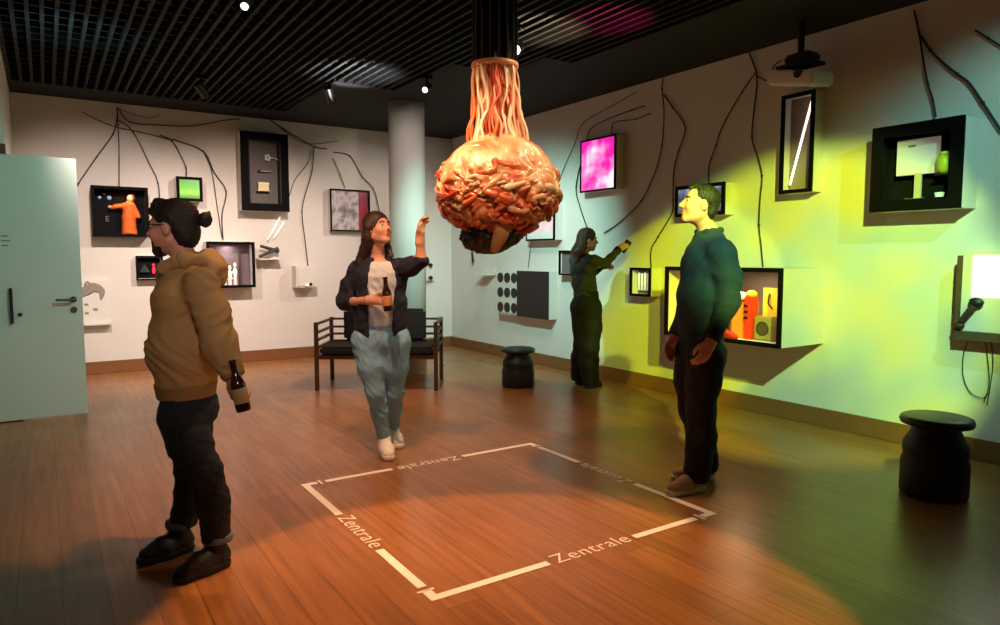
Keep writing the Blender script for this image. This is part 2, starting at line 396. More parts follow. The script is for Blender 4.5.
# green screen
def screen(label, wall, u, z, w, h, dep, m, ft=.022, cat='screen'):
    t = case(label, wall, u, z, w, h, dep, ft, cat=cat, rec=.01, name='wall_screen')
    obj('screen_glass', B(-w/2+ft-.004, w/2-ft+.004, -dep-.004, -dep+.004, -h/2+ft-.004, h/2-ft+.004), m, t); return t
screen('small wall screen glowing bright green with a black bezel', 'B', 1.525, 2.235, .29, .29, .2, picture_mat('green_screen', [(0, '2c7a10'), (.3, '9fe838'), (.55, '63c81c'), (1, '3a9414')], 1, 1.2, 'z'), .035)
# tall case
t = case('tall black case with a grey panel and small shelf on the back wall', 'B', 2.44, 2.50, .60, 1.0, .22, .10, inside=in_g, rec=.14)
o = t
pn = part(t, 'inner_frame', mat('case_inner_black', '1a1818', .6), -.22, -.19, -.225, -.10, -.42, .42)
part(t, 'inner_frame', mat('case_inner_black', '1a1818', .6), .19, .22, -.225, -.10, -.42, .42)
part(t, 'inner_shelf', mat('shelf_cream', 'd8cba0', .6), -.09, .07, -.18, -.09, -.24, -.23)
a = thing('paper_box', 'small cream box on the shelf of the tall black case', 'box', (2.44, YB-.13, 2.50-.23)); 
obj('box_body', B(-.075, .06, -.03, .03, 0, .10), mat('paper_cream', 'e2d6a8', .7), a, bevel=.004); obj('box_lid', B(-.08, .065, -.034, .034, .085, .105), mat('paper_cream2', 'efe4bd', .7), a, bevel=.003)
a = thing('test_tube', 'pink glass tube with a black stopper held in the tall black case', 'tube', (2.40, YB-.13, 2.50+.02))
obj('tube_glass', cyl(bmesh.new(), (0, 0, 0), (.15, 0, .005), .009), mat('tube_pink', 'b98f90', .2), a, smooth=True); obj('stopper', ell(bmesh.new(), (-.012, 0, 0), (.017, .017, .017)), dk, a, smooth=True)
a = thing('orchid_flower', 'small white flower model near the top of the tall black case', 'flower', (2.50, YB-.13, 2.50+.2))
for k in range(5):
    an = k*1.256; obj('petal', ell(bmesh.new(), (.026*math.cos(an), 0, .03*math.sin(an)), (.02, .006, .02), seg=10, rings=6), mat('petal_white', 'c8c8ca', .6), a, smooth=True)
obj('stem', tube(bmesh.new(), [(.02, 0, -.01), (.07, -.01, 0), (.13, -.02, -.02)], .006), mat('petal_white', 'c8c8ca', .6), a, smooth=True)
# small case with red figure
t = case('small black case with a red glow, low beside the hooded man', 'B', 1.06, 1.265, .29, .29, .1, .02, inside=dark_in, rec=.09)
obj('red_figure', ell(ell(bmesh.new(), (.05, -.04, -.03), (.02, .015, .045)), (.05, -.04, .035), (.018, .015, .022)), mat('red_glow', 'b0202a', .4, emit='e02838', es=1.2), t, smooth=True)
obj('pyramid', lathe(bmesh.new(), [(.055, -.05), (.01, .04)], 4, (-.05, -.05, 0)), mat('pyr_green', '35433c', .5), t)
# case with white figures
t = case('black framed case holding lit white figures, right of the hooded man', 'B', 1.985, 1.30, .58, .58, .22, .035, inside=mat('case_mauve', '6c5f66', .8), rec=.2)
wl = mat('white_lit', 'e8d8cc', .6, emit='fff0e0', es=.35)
for i, (x, zz, hh) in enumerate(((-.06, -.23, .34), (.0, -.23, .26), (.06, -.23, .3))):
    a = thing('paper_figure', ('tallest white paper figure, leftmost in the case beside the hooded man', 'shortest white paper figure, between two others in the case beside the hooded man', 'white paper figure, rightmost in the case beside the hooded man')[i], 'figure', (1.985+x, YB-.1-.02*i, 1.30-.262), 0)
    obj('figure_body', lathe(bmesh.new(), [(.026, 0), (.02, hh*.35), (.028, hh*.6), (.012, hh*.75)], 14), wl, a, smooth=True)
    obj('figure_head', ell(bmesh.new(), (0, 0, hh*.86), (.02, .018, .03)), wl, a, smooth=True)
    obj('arm', tube(bmesh.new(), [(-.03, 0, hh*.6), (-.05, -.01, hh*.4), (-.035, -.02, hh*.25)], .007), wl, a, smooth=True)
part(t, 'support_post', mat('post_brown', '4b3226', .7), .13, .15, -.1, -.05, -.26, .2)
small_light('case_lamp', t, (-.02, -.12, .25), 'ffe8dc', 1.4, .1)
# framed photo
t = case('black framed grey photograph with a red strip, above the pointing woman', 'B', 3.64, 2.055, .58, .58, .1, .02, cat='picture', name='framed_photo', rec=.03)
obj('print', B(-.27, .13, -.085, -.075, -.27, .27), picture_mat('photo_print', [(.2, '2c2a2c'), (.42, '8d8588'), (.55, 'c9bfbe'), (.8, '6d6668')], 3.2, 0), t)
obj('red_strip', B(.13, .27, -.085, -.075, -.27, .27), picture_mat('red_strip', [(.3, '5c0c1c'), (.6, 'b81838'), (.8, '7c1028')], 2, 0), t)
# clip shelf
def shelf(label, wall, u, z, w=.3, dep=.2, m=case_w):
    loc = (u, YB, z) if wall == 'B' else (XR, u, z)
    t = thing('wall_shelf', label, 'shelf', loc, 0 if wall == 'B' else -PI/2)
    obj('shelf_board', B(-w/2, w/2, -dep, -.001, -.018, 0), m, t, bevel=.003)
    obj('back_plate', B(-w/2, w/2, -.02, -.001, 0, .1), m, t, bevel=.002)
    return t
shelf('white shelf carrying a dark clothes peg shape, under glass rods on the back wall', 'B', 2.49, 1.38)
a = thing('wooden_peg', 'dark crossed peg on the white shelf below the glass rods', 'peg', (2.49, YB-.12, 1.385))
pm = mat('peg_dark', '38302a', .6)
for s0, s1 in (((-.13, 0, .02), (.12, 0, .13)), ((-.11, .01, .16), (.13, .01, .09))):
    b = bmesh.new(); cyl(b, s0, s1, .02, .026, 8); obj('peg_arm', b, pm, a)
obj('spring', tube(bmesh.new(), [(0, .03*math.cos(i), .09+.02*math.sin(i)) for i in range(12)], .004, 6, 2), steel, a, smooth=True)
for i, (p, q) in enumerate((((280, 217), (268, 240)), ((284, 222), (274, 238)))):
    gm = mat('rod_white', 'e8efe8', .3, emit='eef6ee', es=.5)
    tag(obj('glass_rod', cyl(bmesh.new(), BY(*p, YB-.03), BY(*q, YB-.06), .011), gm, smooth=True), ('long white glass rod leaning on the back wall above the peg shelf', 'short white glass rod just right of the long one above the peg shelf')[i], 'rod')
# white box
t = case('plain white box with a small switch on top edge, left of the cardigan woman', 'B', 2.965, 1.13, .29, .29, .2, 0, cat='box', rec=.0, name='wall_box')
obj('switch', cyl(bmesh.new(), (.05, -.21, -.1), (.05, -.2, -.1), .02), dk, t); obj('lamp_button', cyl(bmesh.new(), (-.0, -.215, -.11), (0, -.2, -.11), .016), mat('button_warm', 'ffe0b0', .4, emit='ffe0a0', es=2), t)
# illustrated white board at left
t = case('white panel with grey printed hands and squares, next to the open door', 'B', .43, .87, .40, .54, .05, 0, cat='panel', rec=0, name='wall_panel')
ink = mat('ink_brown', '8f847c', .8)
obj('panel_ledge', B(-.2, .2, -.12, -.05, -.275, -.25), case_w, t, bevel=.003)
b = bmesh.new(); tube(b, [(-.15, -.052, .08), (-.05, -.052, .13), (.03, -.052, .17), (.11, -.052, .12), (.1, -.052, .02)], 0, 8, 5, rads=lambda t: .05*math.sin(PI*min(1, t*.8+.2))+.008)
for v_ in b.verts: v_.co.y = -.052 + (v_.co.y+.052)*.05
tube(b, [(-.06, -.053, .2), (-.03, -.053, .24), (-.0, -.053, .2), (-.04, -.053, .15), (-.1, -.053, .1)], .009, 6, 4)
obj('printed_hand', b, ink, t, smooth=True)
b = bmesh.new()
for x, zz, r in ((-.12, -.03, .02), (-.05, -.03, .02), (-.12, -.09, .03), (.04, -.09, .022), (-.05, -.13, .02)): bx(b, x-r, x+r, -.054, -.05, zz-r*.7, zz+r*.7)
obj('printed_square', b, ink, t)
# wall phone near corner
t = case('white wall unit with two black knobs beside the pointing woman', 'B', 4.905, 1.185, .17, .3, .08, 0, cat='wall unit', rec=0, name='wall_unit')
for zz in (.09, -.1): obj('knob', cyl(bmesh.new(), (0, -.12, zz), (0, -.08, zz), .03, .026), dk, t, smooth=False)

# --- right wall
shelf('small white shelf on the right wall near the corner, under the brain', 'R', 8.35, 1.16, .3, .2)
tag(obj('speaker_plug', tube(bmesh.new(), [RX(472, 252, 5.28), RX(473, 262, 5.28)], .018, 10, 2), dk, smooth=True), 'short black plug hanging on the right wall above the small corner shelf', 'plug')
t = case('black framed lit panel partly hidden behind the brain', 'R', 7.0, 1.9, .58, .58, .13, .02, cat='screen', rec=.01, name='wall_screen')
obj('screen_glass', B(-.275, .275, -.134, -.126, -.2, .275), picture_mat('pale_screen', [(.3, 'd8a8a8'), (.5, 'f4dcd8'), (.7, 'fff2ee')], 2, .9), t)
obj('caption_strip', B(-.275, .275, -.134, -.126, -.275, -.2), mat('strip_white', 'e0e0e0', .5), t)
screen('magenta wall screen with a pale glowing shape', 'R', 5.93, 2.43, .58, .58, .13, picture_mat('magenta_screen', [(.25, 'b4108c'), (.42, 'e81ca4'), (.52, 'f07cc0'), (.62, 'ffe0ec')], 1.6, 1.3), .02)
# circles panel
t = case('wall panel half white with black ovals and half solid black', 'R', 7.40, .92, 1.17, .60, .13, 0, cat='panel', rec=0, name='wall_panel')
obj('black_half', B(-.10, .585, -.14, -.13, -.3, .3), mat('panel_black', '121415', .5), t, bevel=.002)
b = bmesh.new()
for i in range(3):
    for j in range(3): cyl(b, (-.50+i*.165, -.14, -.2+j*.2), (-.50+i*.165, -.13, -.2+j*.2), .068, n=24)
obj('black_ovals', b, mat('panel_black', '121415', .5), t)
t = case('small black case with white vertical bars, between the far woman and the sweater man', 'R', 5.21, 1.14, .29, .29, .16, .025, inside=mat('case_mauve', '6c5f66', .8), rec=.1)
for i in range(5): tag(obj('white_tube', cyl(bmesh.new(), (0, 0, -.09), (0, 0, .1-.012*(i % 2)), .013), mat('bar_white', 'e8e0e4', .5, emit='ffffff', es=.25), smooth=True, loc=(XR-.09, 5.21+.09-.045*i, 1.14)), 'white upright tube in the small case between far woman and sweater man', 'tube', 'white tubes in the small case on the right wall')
screen('small black framed screen behind the head of the sweater man', 'R', 4.47, 1.935, .58, .29, .14, picture_mat('grey_screen', [(.3, '20242c'), (.5, '6d7486'), (.7, 'c8d0e8')], 2.5, .7), .035)
# sideways small box behind the far woman
t = case('small white box on the right wall partly hidden by the far woman', 'R', 6.5, 1.33, .29, .29, .1, .02, cat='box', rec=.03, inside=in_g)
# large deep case
t = case('large deep case with orange and yellow objects behind the man in the sweater', 'R', 3.86, 1.00, 1.2, .62, .58, .035, inside=mat('case_grey2', '6a6864', .8), rec=.5)
T0 = t
def inner(name, label, cat, x, y, z):           # things standing in the large case, x right, y out of the wall
    return thing(name, label, cat, (XR + y, 3.86 - x, 1.00 + z), -PI/2)
zb = -.29
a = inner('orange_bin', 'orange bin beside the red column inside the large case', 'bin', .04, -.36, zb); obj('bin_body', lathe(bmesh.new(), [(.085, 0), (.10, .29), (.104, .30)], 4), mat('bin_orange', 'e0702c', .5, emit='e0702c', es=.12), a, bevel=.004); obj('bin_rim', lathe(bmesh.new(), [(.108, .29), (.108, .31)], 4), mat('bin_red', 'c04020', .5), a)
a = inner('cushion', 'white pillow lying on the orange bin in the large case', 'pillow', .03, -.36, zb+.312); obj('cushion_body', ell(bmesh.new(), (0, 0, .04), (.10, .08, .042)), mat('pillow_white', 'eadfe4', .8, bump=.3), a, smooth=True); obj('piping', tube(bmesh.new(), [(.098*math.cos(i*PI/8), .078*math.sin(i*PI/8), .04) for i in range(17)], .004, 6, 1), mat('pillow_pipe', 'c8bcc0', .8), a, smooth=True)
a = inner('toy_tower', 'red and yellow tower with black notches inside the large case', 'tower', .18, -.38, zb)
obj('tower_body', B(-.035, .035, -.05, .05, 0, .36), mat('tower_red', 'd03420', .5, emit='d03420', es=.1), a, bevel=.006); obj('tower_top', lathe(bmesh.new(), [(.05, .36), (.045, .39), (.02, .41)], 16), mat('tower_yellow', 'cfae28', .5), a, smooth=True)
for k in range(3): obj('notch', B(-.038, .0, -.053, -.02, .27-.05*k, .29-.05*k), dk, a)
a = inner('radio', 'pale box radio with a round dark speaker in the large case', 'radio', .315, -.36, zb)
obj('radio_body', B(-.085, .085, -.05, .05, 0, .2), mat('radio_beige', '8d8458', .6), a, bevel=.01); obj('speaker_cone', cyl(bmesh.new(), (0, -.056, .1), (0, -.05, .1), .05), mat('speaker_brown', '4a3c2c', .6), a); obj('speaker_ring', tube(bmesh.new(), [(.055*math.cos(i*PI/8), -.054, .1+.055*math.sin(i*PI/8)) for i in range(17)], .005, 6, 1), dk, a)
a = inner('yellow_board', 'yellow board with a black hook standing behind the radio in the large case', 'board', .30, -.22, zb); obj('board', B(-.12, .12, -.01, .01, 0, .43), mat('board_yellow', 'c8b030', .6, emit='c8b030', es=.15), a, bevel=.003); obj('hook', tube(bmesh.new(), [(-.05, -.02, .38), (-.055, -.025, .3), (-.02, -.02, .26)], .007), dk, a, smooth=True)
a = inner('folded_cloth', 'crumpled red cloth at the foot of the orange bin in the large case', 'cloth', .03, -.52, zb); S = SDF(.02); c0 = Vector(a.location); a.rotation_euler = (0, 0, 0)
for dx, dz, r in ((0, .02, .03), (.06, .025, .035), (-.05, .02, .028), (.02, .045, .03), (.1, .02, .025)): S.ell(c0 + Vector((0, -dx, dz)), (r, r*1.4, r))
S.cut(c0 + Vector((0, 0, .001)), -UP); sdf_obj('cloth', S, .006, mat('cloth_red', 'b01c14', .7), a, folds=.004, fscale=2)
a = inner('cardboard_tray', 'grey tray at the left end of the large case, left of the sweater man', 'tray', -.42, -.36, zb); obj('tray_body', ring_bm(-.1, .1, 0, .3, .02, -.03, .03), in_g, a); obj('tray_back', B(-.09, .09, .0, .02, .01, .29), mat('tray_g', '8a8488', .8), a)
small_light('case_lamp', T0, (.15, -.42, .27), 'ffd0a0', 5, .2)
# tall narrow case with light rod
t = case('tall narrow black case with a glowing diagonal rod', 'R', 3.47, 2.33, .29, .80, .14, .03, inside=mat('case_taupe', '8a7670', .8), rec=.1)
obj('light_rod', cyl(bmesh.new(), (-.085, -.09, -.33), (.10, -.10, .34), .010), mat('rod_glow', 'ffffff', .3, emit='fff4ea', es=1.5), t, smooth=True); t.children[-1]['label'] = 'glowing white rod'
# big square case with work table
t = case('large square black case with a white board over a desk, at the upper right', 'R', 2.49, 2.03, .60, .60, .23, .082, inside=dark_in, body=case_w, rec=.2)
def inb(name, label, cat, x, y, z): return thing(name, label, cat, (XR + y, 2.49 - x, 2.03 + z), -PI/2)
a = inb('drawing_board', 'white board on a stand inside the large square case', 'board', 0, -.12, -.235)
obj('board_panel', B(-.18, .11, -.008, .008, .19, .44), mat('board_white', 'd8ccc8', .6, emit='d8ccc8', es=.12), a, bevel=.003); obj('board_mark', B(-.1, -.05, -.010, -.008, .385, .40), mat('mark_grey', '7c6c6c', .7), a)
obj('stand', B(-.05, -.005, -.012, .012, .02, .2), mat('stand_tan', 'b8ac8c', .6), a, bevel=.003); obj('foot', B(-.1, .04, -.05, .05, 0, .02), mat('stand_tan', 'b8ac8c', .6), a, bevel=.003)
a = inb('toy_desk', 'low desk top with pale papers inside the large square case', 'desk', -.03, -.15, -.27); obj('desk_top', B(-.2, .2, -.05, .05, .014, .034), mat('desk_wood', '8a5c48', .6), a, bevel=.003); obj('desk_leg', B(-.19, -.17, -.045, .045, 0, .014), mat('desk_wood', '8a5c48'), a); obj('desk_leg', B(.17, .19, -.045, .045, 0, .014), mat('desk_wood', '8a5c48'), a)
a = inb('jar', 'yellow green jar with a round lid inside the large square case', 'jar', .165, -.17, -.06); obj('jar_body', lathe(bmesh.new(), [(.03, 0), (.05, .03), (.052, .10), (.034, .13)], 20), mat('jar_green', 'a4b030', .4), a, smooth=True); obj('jar_lid', lathe(bmesh.new(), [(.036, .13), (.036, .145)], 20), mat('jar_lid', 'c8c860', .4), a); obj('jar_bracket', B(-.05, .05, -.03, .13, -.012, 0), dk, a)
a = inb('small_cup', 'small white cup below the yellow green jar in the large square case', 'cup', .14, -.17, -.27); obj('cup_body', lathe(bmesh.new(), [(.02, 0), (.03, .08), (.026, .08), (.018, .01)], 16), mat('cup_white', 'e8e4e0', .4), a, smooth=True); obj('cup_rim', tube(bmesh.new(), [(.028*math.cos(i*PI/6), .028*math.sin(i*PI/6), .08) for i in range(13)], .003, 6, 1), mat('cup_white', 'e8e4e0'), a)
part(t, 'side_lining', dark_in, -.281, -.276, -.222, -.03, -.28, .28); part(t, 'side_lining', dark_in, .276, .281, -.222, -.03, -.28, .28)
part(t, 'note_card', mat('note_pink', '6c5450', .7), .19, .225, -.045, -.035, .08, .18)
# monitor unit
t = case('white wall monitor with a bright blank screen at the right edge', 'R', 1.86, 1.17, .66, .54, .14, 0, cat='monitor', rec=0, name='wall_monitor', body=mat('monitor_white', 'cfc8c0', .5))
part(t, 'bezel', mat('monitor_white', 'cfc8c0'), -.33, .33, -.15, -.14, -.27, .27, .004)
part(t, 'screen_glass', mat('blank_screen', 'ffffff', .3, emit='fff8f4', es=3), -.265, .33, -.154, -.149, -.035, .24)
part(t, 'side_board', mat('brown_board', '4a3828', .7), -.36, -.33, -.16, -.001, -.30, .24)
part(t, 'lower_board', mat('brown_board', '4a3828', .7), -.36, .33, -.155, -.02, -.33, -.27)
a = thing('handset', 'black handset hanging on the corner of the white wall monitor', 'handset', (XR-.19, 2.11, 1.08))
obj('earpiece', ell(bmesh.new(), (0, -.03, .02), (.03, .045, .035)), dk, a, smooth=True); obj('grip', tube(bmesh.new(), [(0, -.02, .0), (0, .02, -.06), (.01, .06, -.12)], .022, 10), mat('grip_brown', '3c2418', .6), a, smooth=True); obj('mouthpiece', ell(bmesh.new(), (.01, .07, -.14), (.025, .035, .025)), mat('grip_brown', '3c2418'), a, smooth=True)

# ------------------------------------------------------------------ cables on the walls
cab = mat('cable_black', '121212', .5); cabb = mat('cable_brown', '4a2f28', .6)
def cable(label, wall, pts, r=.011, m=cab, off=.02):
    P = [(BY(x, y, YB-off) if wall == 'B' else RX(x, y, XR-off)) for x, y in pts]
    r *= .62; b = tube(bmesh.new(), P, r, 7, 5)
    for i, p in enumerate(P[1:-1]):
        if i % 2 == 0: ell(b, p, (r*1.7,)*3, seg=8, rings=6)
    return tag(obj('cable', b, m, smooth=True), label, 'cable', None)
cable('black cable dropping straight from the ceiling to the orange figurine case', 'B', [(117, 107), (118, 125), (119, 150), (119, 187)])
cable('black cable slanting down behind the open white door', 'B', [(117, 118), (113, 134), (98, 155), (78, 184), (74, 193)])
cable('black cable running down behind the hair of the hooded man', 'B', [(119, 120), (133, 132), (150, 165), (158, 183), (160, 210)])
cable('short black cable bending down to the green screen', 'B', [(160, 135), (172, 141), (181, 156), (186, 168), (186, 178)])
cable('kinked black cable dropping to the case with white paper figures', 'B', [(172, 139), (203, 151), (214, 172), (226, 191), (222, 215), (223, 240)])
cable('thin black cable parallel left of the kinked one above the paper figures case', 'B', [(204, 152), (212, 172), (217, 205), (222, 238)], .007)
cable('long brown cable sagging along the top of the back wall', 'B', [(118, 108), (130, 122), (160, 125), (192, 126), (226, 120), (240, 119)], .011, cabb)
cable('pale brown cable under the sagging one at the top left of the back wall', 'B', [(82, 112), (100, 121), (116, 127), (140, 132), (172, 140)], .009, cabb, .035)
cable('thin black loop of cable by the ceiling at the left', 'B', [(120, 109), (135, 115), (150, 118), (160, 115)], .006)
cable('black cable arching from the ceiling above the tall black case', 'B', [(268, 118), (285, 130), (300, 139), (315, 147), (327, 149)], .012)
cable('thin dark branch of cable right of the tall black case, near the ceiling', 'B', [(276, 124), (295, 139), (312, 144), (338, 141)], .008)
cable('black cable winding down to the plain white box', 'B', [(314, 148), (312, 172), (306, 192), (302, 212), (305, 240), (308, 266)])
cable('short black cable ending beside the tall black case', 'B', [(311, 150), (308, 163), (295, 180), (288, 200)], .008)
cable('black cable bending down behind the head of the cardigan woman', 'B', [(333, 152), (350, 156), (362, 176), (373, 188), (378, 204), (380, 216)], .01)
cable('short black cable reaching the framed grey photograph', 'B', [(333, 158), (340, 174), (345, 188)], .009)
cable('thin black cable beside the column near the corner', 'R', [(451, 141), (455, 170), (460, 200)], .008)
cable('black cable curving from the ceiling down to the hand of the far woman', 'R', [(663, 78), (662, 89), (664, 112), (662, 145), (655, 172), (641, 201), (620, 222), (604, 233)], .010)
cable('kinked black cable hanging down left of the sweater man', 'R', [(664, 95), (673, 108), (685, 127), (679, 150), (674, 170), (673, 200), (672, 213), (658, 237), (651, 250), (651, 268)], .011)
cable('black cable looping left around the magenta screen to the far woman', 'R', [(645, 106), (632, 110), (606, 120), (590, 130), (583, 155), (576, 187), (580, 207), (587, 228)], .010)
cable('short black cable hooking down to the magenta screen', 'R', [(651, 113), (636, 119), (615, 122), (612, 128), (612, 138)], .008)
cable('thin black cable slanting down behind the brain', 'R', [(636, 92), (610, 107), (583, 123), (575, 143), (566, 163), (560, 178)], .007)
cable('long black cable dropping to the large deep case', 'R', [(749, 52), (757, 77), (754, 110), (752, 138), (758, 158), (762, 176), (760, 200), (759, 225), (761, 245), (763, 268)], .011)
cable('black cable slanting from the ceiling to the screen behind the sweater man', 'R', [(756, 72), (742, 92), (723, 125), (716, 145), (709, 166), (709, 186)], .010)
cable('short black cable beside the wall projector', 'R', [(758, 77), (768, 80), (774, 66), (782, 60)], .009)
cable('black cable dropping from the ceiling to the large square case', 'R', [(914, 10), (919, 32), (923, 58), (928, 84), (933, 100), (936, 117)], .011)
cable('thick black cable slanting to the upper right edge', 'R', [(921, 36), (930, 50), (942, 62), (957, 74), (969, 83), (983, 103), (1002, 132)], .013)
cable('short dark cable by the ceiling at the far upper right', 'R', [(975, 30), (988, 38), (1004, 48)], .010)
cable('thin black cable above the panel with black ovals', 'R', [(532, 237), (530, 252), (528, 268)], .006)
cable('thin black cable looping under the white wall monitor', 'R', [(972, 334), (964, 352), (963, 375), (970, 392), (982, 398), (988, 394)], .005)
cable('straight thin cable hanging right of the loop under the monitor', 'R', [(984, 334), (988, 362), (989, 385), (984, 402)], .005)
cable('outermost thin cable hanging under the white wall monitor', 'R', [(990, 334), (993, 362), (990, 388), (987, 405)], .005)

# ------------------------------------------------------------------ stools
def stool(loc, label, R=.17, H=.43, seatw=1.0):
    t = thing('stool', label, 'stool', loc)
    m = mat('stool_black', '0e0f10', .5)
    obj('stool_base', lathe(bmesh.new(), [(R*1.0, 0), (R*1.04, .02), (R*1.04, H*.42), (R*.96, H*.5), (R*1.0, H*.56), (R*.98, H*.66), (R*.82, H*.76), (R*.72, H*.84), (R*.74, H*.88)], 36), m, t, smooth=True)
    obj('seat', lathe(bmesh.new(), [(R*.9*seatw, H*.88), (R*1.06*seatw, H*.9), (R*1.1*seatw, H*.94), (R*1.06*seatw, H*.985), (R*.95*seatw, H), (.001, H*.99)], 36), mat('stool_seat', '1c201e', .4), t, smooth=True)
    return t
stool(FL(518, 386), 'black sculpted stool near the far wall below the ovals panel', .17, .42)
stool(FL(933, 494), 'black sculpted stool in the right foreground below the monitor', .172, .47, 1.02)

# ------------------------------------------------------------------ sofa
base = (FL(315, 391) + FL(438, 390))/2
ang = math.atan2(-(SA), CA)*1.0
t = thing('sofa', 'low dark wooden sofa with slatted arms and black cushions in front of the column', 'sofa', base, -YAW)
wd = mat('sofa_wood', '4a2c1e', .45, noise_amt=.15, nscale=20); Wd = .625; Dp = .66
for x, y in ((-Wd, 0), (Wd, 0), (-Wd, Dp), (Wd, Dp)):
    b = bmesh.new(); hh = .72 if True else .72; bx(b, x-.02, x+.02, y-.02, y+.02, 0, hh); obj('leg', b, wd, t, bevel=.004)
for x in (-Wd, Wd):
    for z in (.70, .61, .53, .45): obj('arm_slat', B(x-.015, x+.015, .02, Dp-.02, z-.012, z+.012), wd, t)
for z in (.70, .61, .53, .45): obj('back_slat', B(-Wd+.02, Wd-.02, Dp-.012, Dp+.012, z-.012, z+.012), wd, t)
obj('seat_frame', ring_bm(-Wd+.02, Wd-.02, 0, 0, 0, 0, 0) if False else B(-Wd+.02, Wd-.02, .0, Dp, .33, .37), wd, t, bevel=.004)
cu = mat('cushion_black', '141415', .8, bump=.2)
obj('seat_cushion', B(-Wd+.03, Wd-.03, -.01, Dp-.14, .372, .46), cu, t, bevel=.025)
for s in (-1, 1):
    b = B(min(s*.01, s*.46), max(s*.01, s*.46), Dp-.13, Dp-.02, .462, .82); obj('back_cushion', b, cu, t, bevel=.03)

# ------------------------------------------------------------------ ceiling fixtures
def spot_fixture(loc, aim, label, glow=None, L=.16, r=.045):
    loc = Vector(loc); t = thing('track_spotlight', label, 'spotlight', loc); d = (Vector(aim)-loc).normalized()
    top = CZ - loc.z
    obj('mount', cyl(bmesh.new(), (0, 0, .0), (0, 0, top+.03), .012), blk, t); obj('track_adapter', B(-.05, .05, -.02, .02, top-.03, top+.01), blk, t)
    b = bmesh.new(); cyl(b, -d*L*.5, d*L*.5, r, n=24, caps=True); obj('lamp_head', b, mat('lamp_black', '101010', .4), t)
    g = glow or mat('lens_dim', '888888', .3, emit='fff0e0', es=.6)
    obj('lens', cyl(bmesh.new(), d*(L*.5-.001), d*(L*.5+.004), r*.8, n=20), g, t); return t
hot = mat('lens_hot', 'ffffff', .3, emit='fff2ec', es=14)
def CP(x, y, z): return FL(x, y, z)
spot_fixture(CP(517, 48, 3.04), CP(517, 48, 3.04) + cam_dir(-.2, -1, -.5), 'black ceiling spotlight with glaring lens beside the tube of the brain', hot)
spot_fixture(CP(427, 88, 3.10), CP(427, 88, 3.10) + cam_dir(-.3, -1, -.6), 'black ceiling spotlight with small glint right of the column', mat('lens_mid', 'ffffff', .3, emit='fff2ec', es=3), .12, .035)
spot_fixture(CP(247, 3, 3.08), CP(247, 3, 3.08) + cam_dir(0, -1, -.8), 'black ceiling spotlight at the top edge left of centre', mat('lens_pink', 'ffffff', .3, emit='ffdfe6', es=4), .12, .03)
spot_fixture(CP(202, 90, 3.08), CP(202, 90, 3.08) + cam_dir(.3, 1, -.8), 'dim black ceiling spotlight over the back wall near the tall black case')
spot_fixture(CP(330, 95, 3.1), CP(330, 95, 3.1) + cam_dir(.1, .8, -.9), 'dim black ceiling spotlight over the sofa')
# wall projector
pc = RX(800, 78, 4.98)
t = thing('projector', 'white projector hanging from a black mount above the tall narrow case', 'projector', pc, 0)
Mx = Matrix.Rotation(math.radians(-6), 4, 'Y') @ Matrix.Rotation(math.radians(12), 4, 'X')
b = bmesh.new(); bx(b, -.15, .15, -.20, .20, -.06, .055, Mx); obj('projector_body', b, mat('projector_white', 'ece4d6', .5), t, bevel=.02)
obj('lens', cyl(bmesh.new(), (-.12, -.08, 0), (-.16, -.08, -.005), .032), dk, t); obj('mount_plate', B(-.1, .1, -.15, .15, .08, .105), dk, t, bevel=.004)
obj('mount_pole', cyl(bmesh.new(), (0, 0, .1), (0, 0, CZ-pc.z), .025), dk, t); obj('cable_box', B(-.08, .09, -.12, .10, .105, .18), dk, t, bevel=.02)

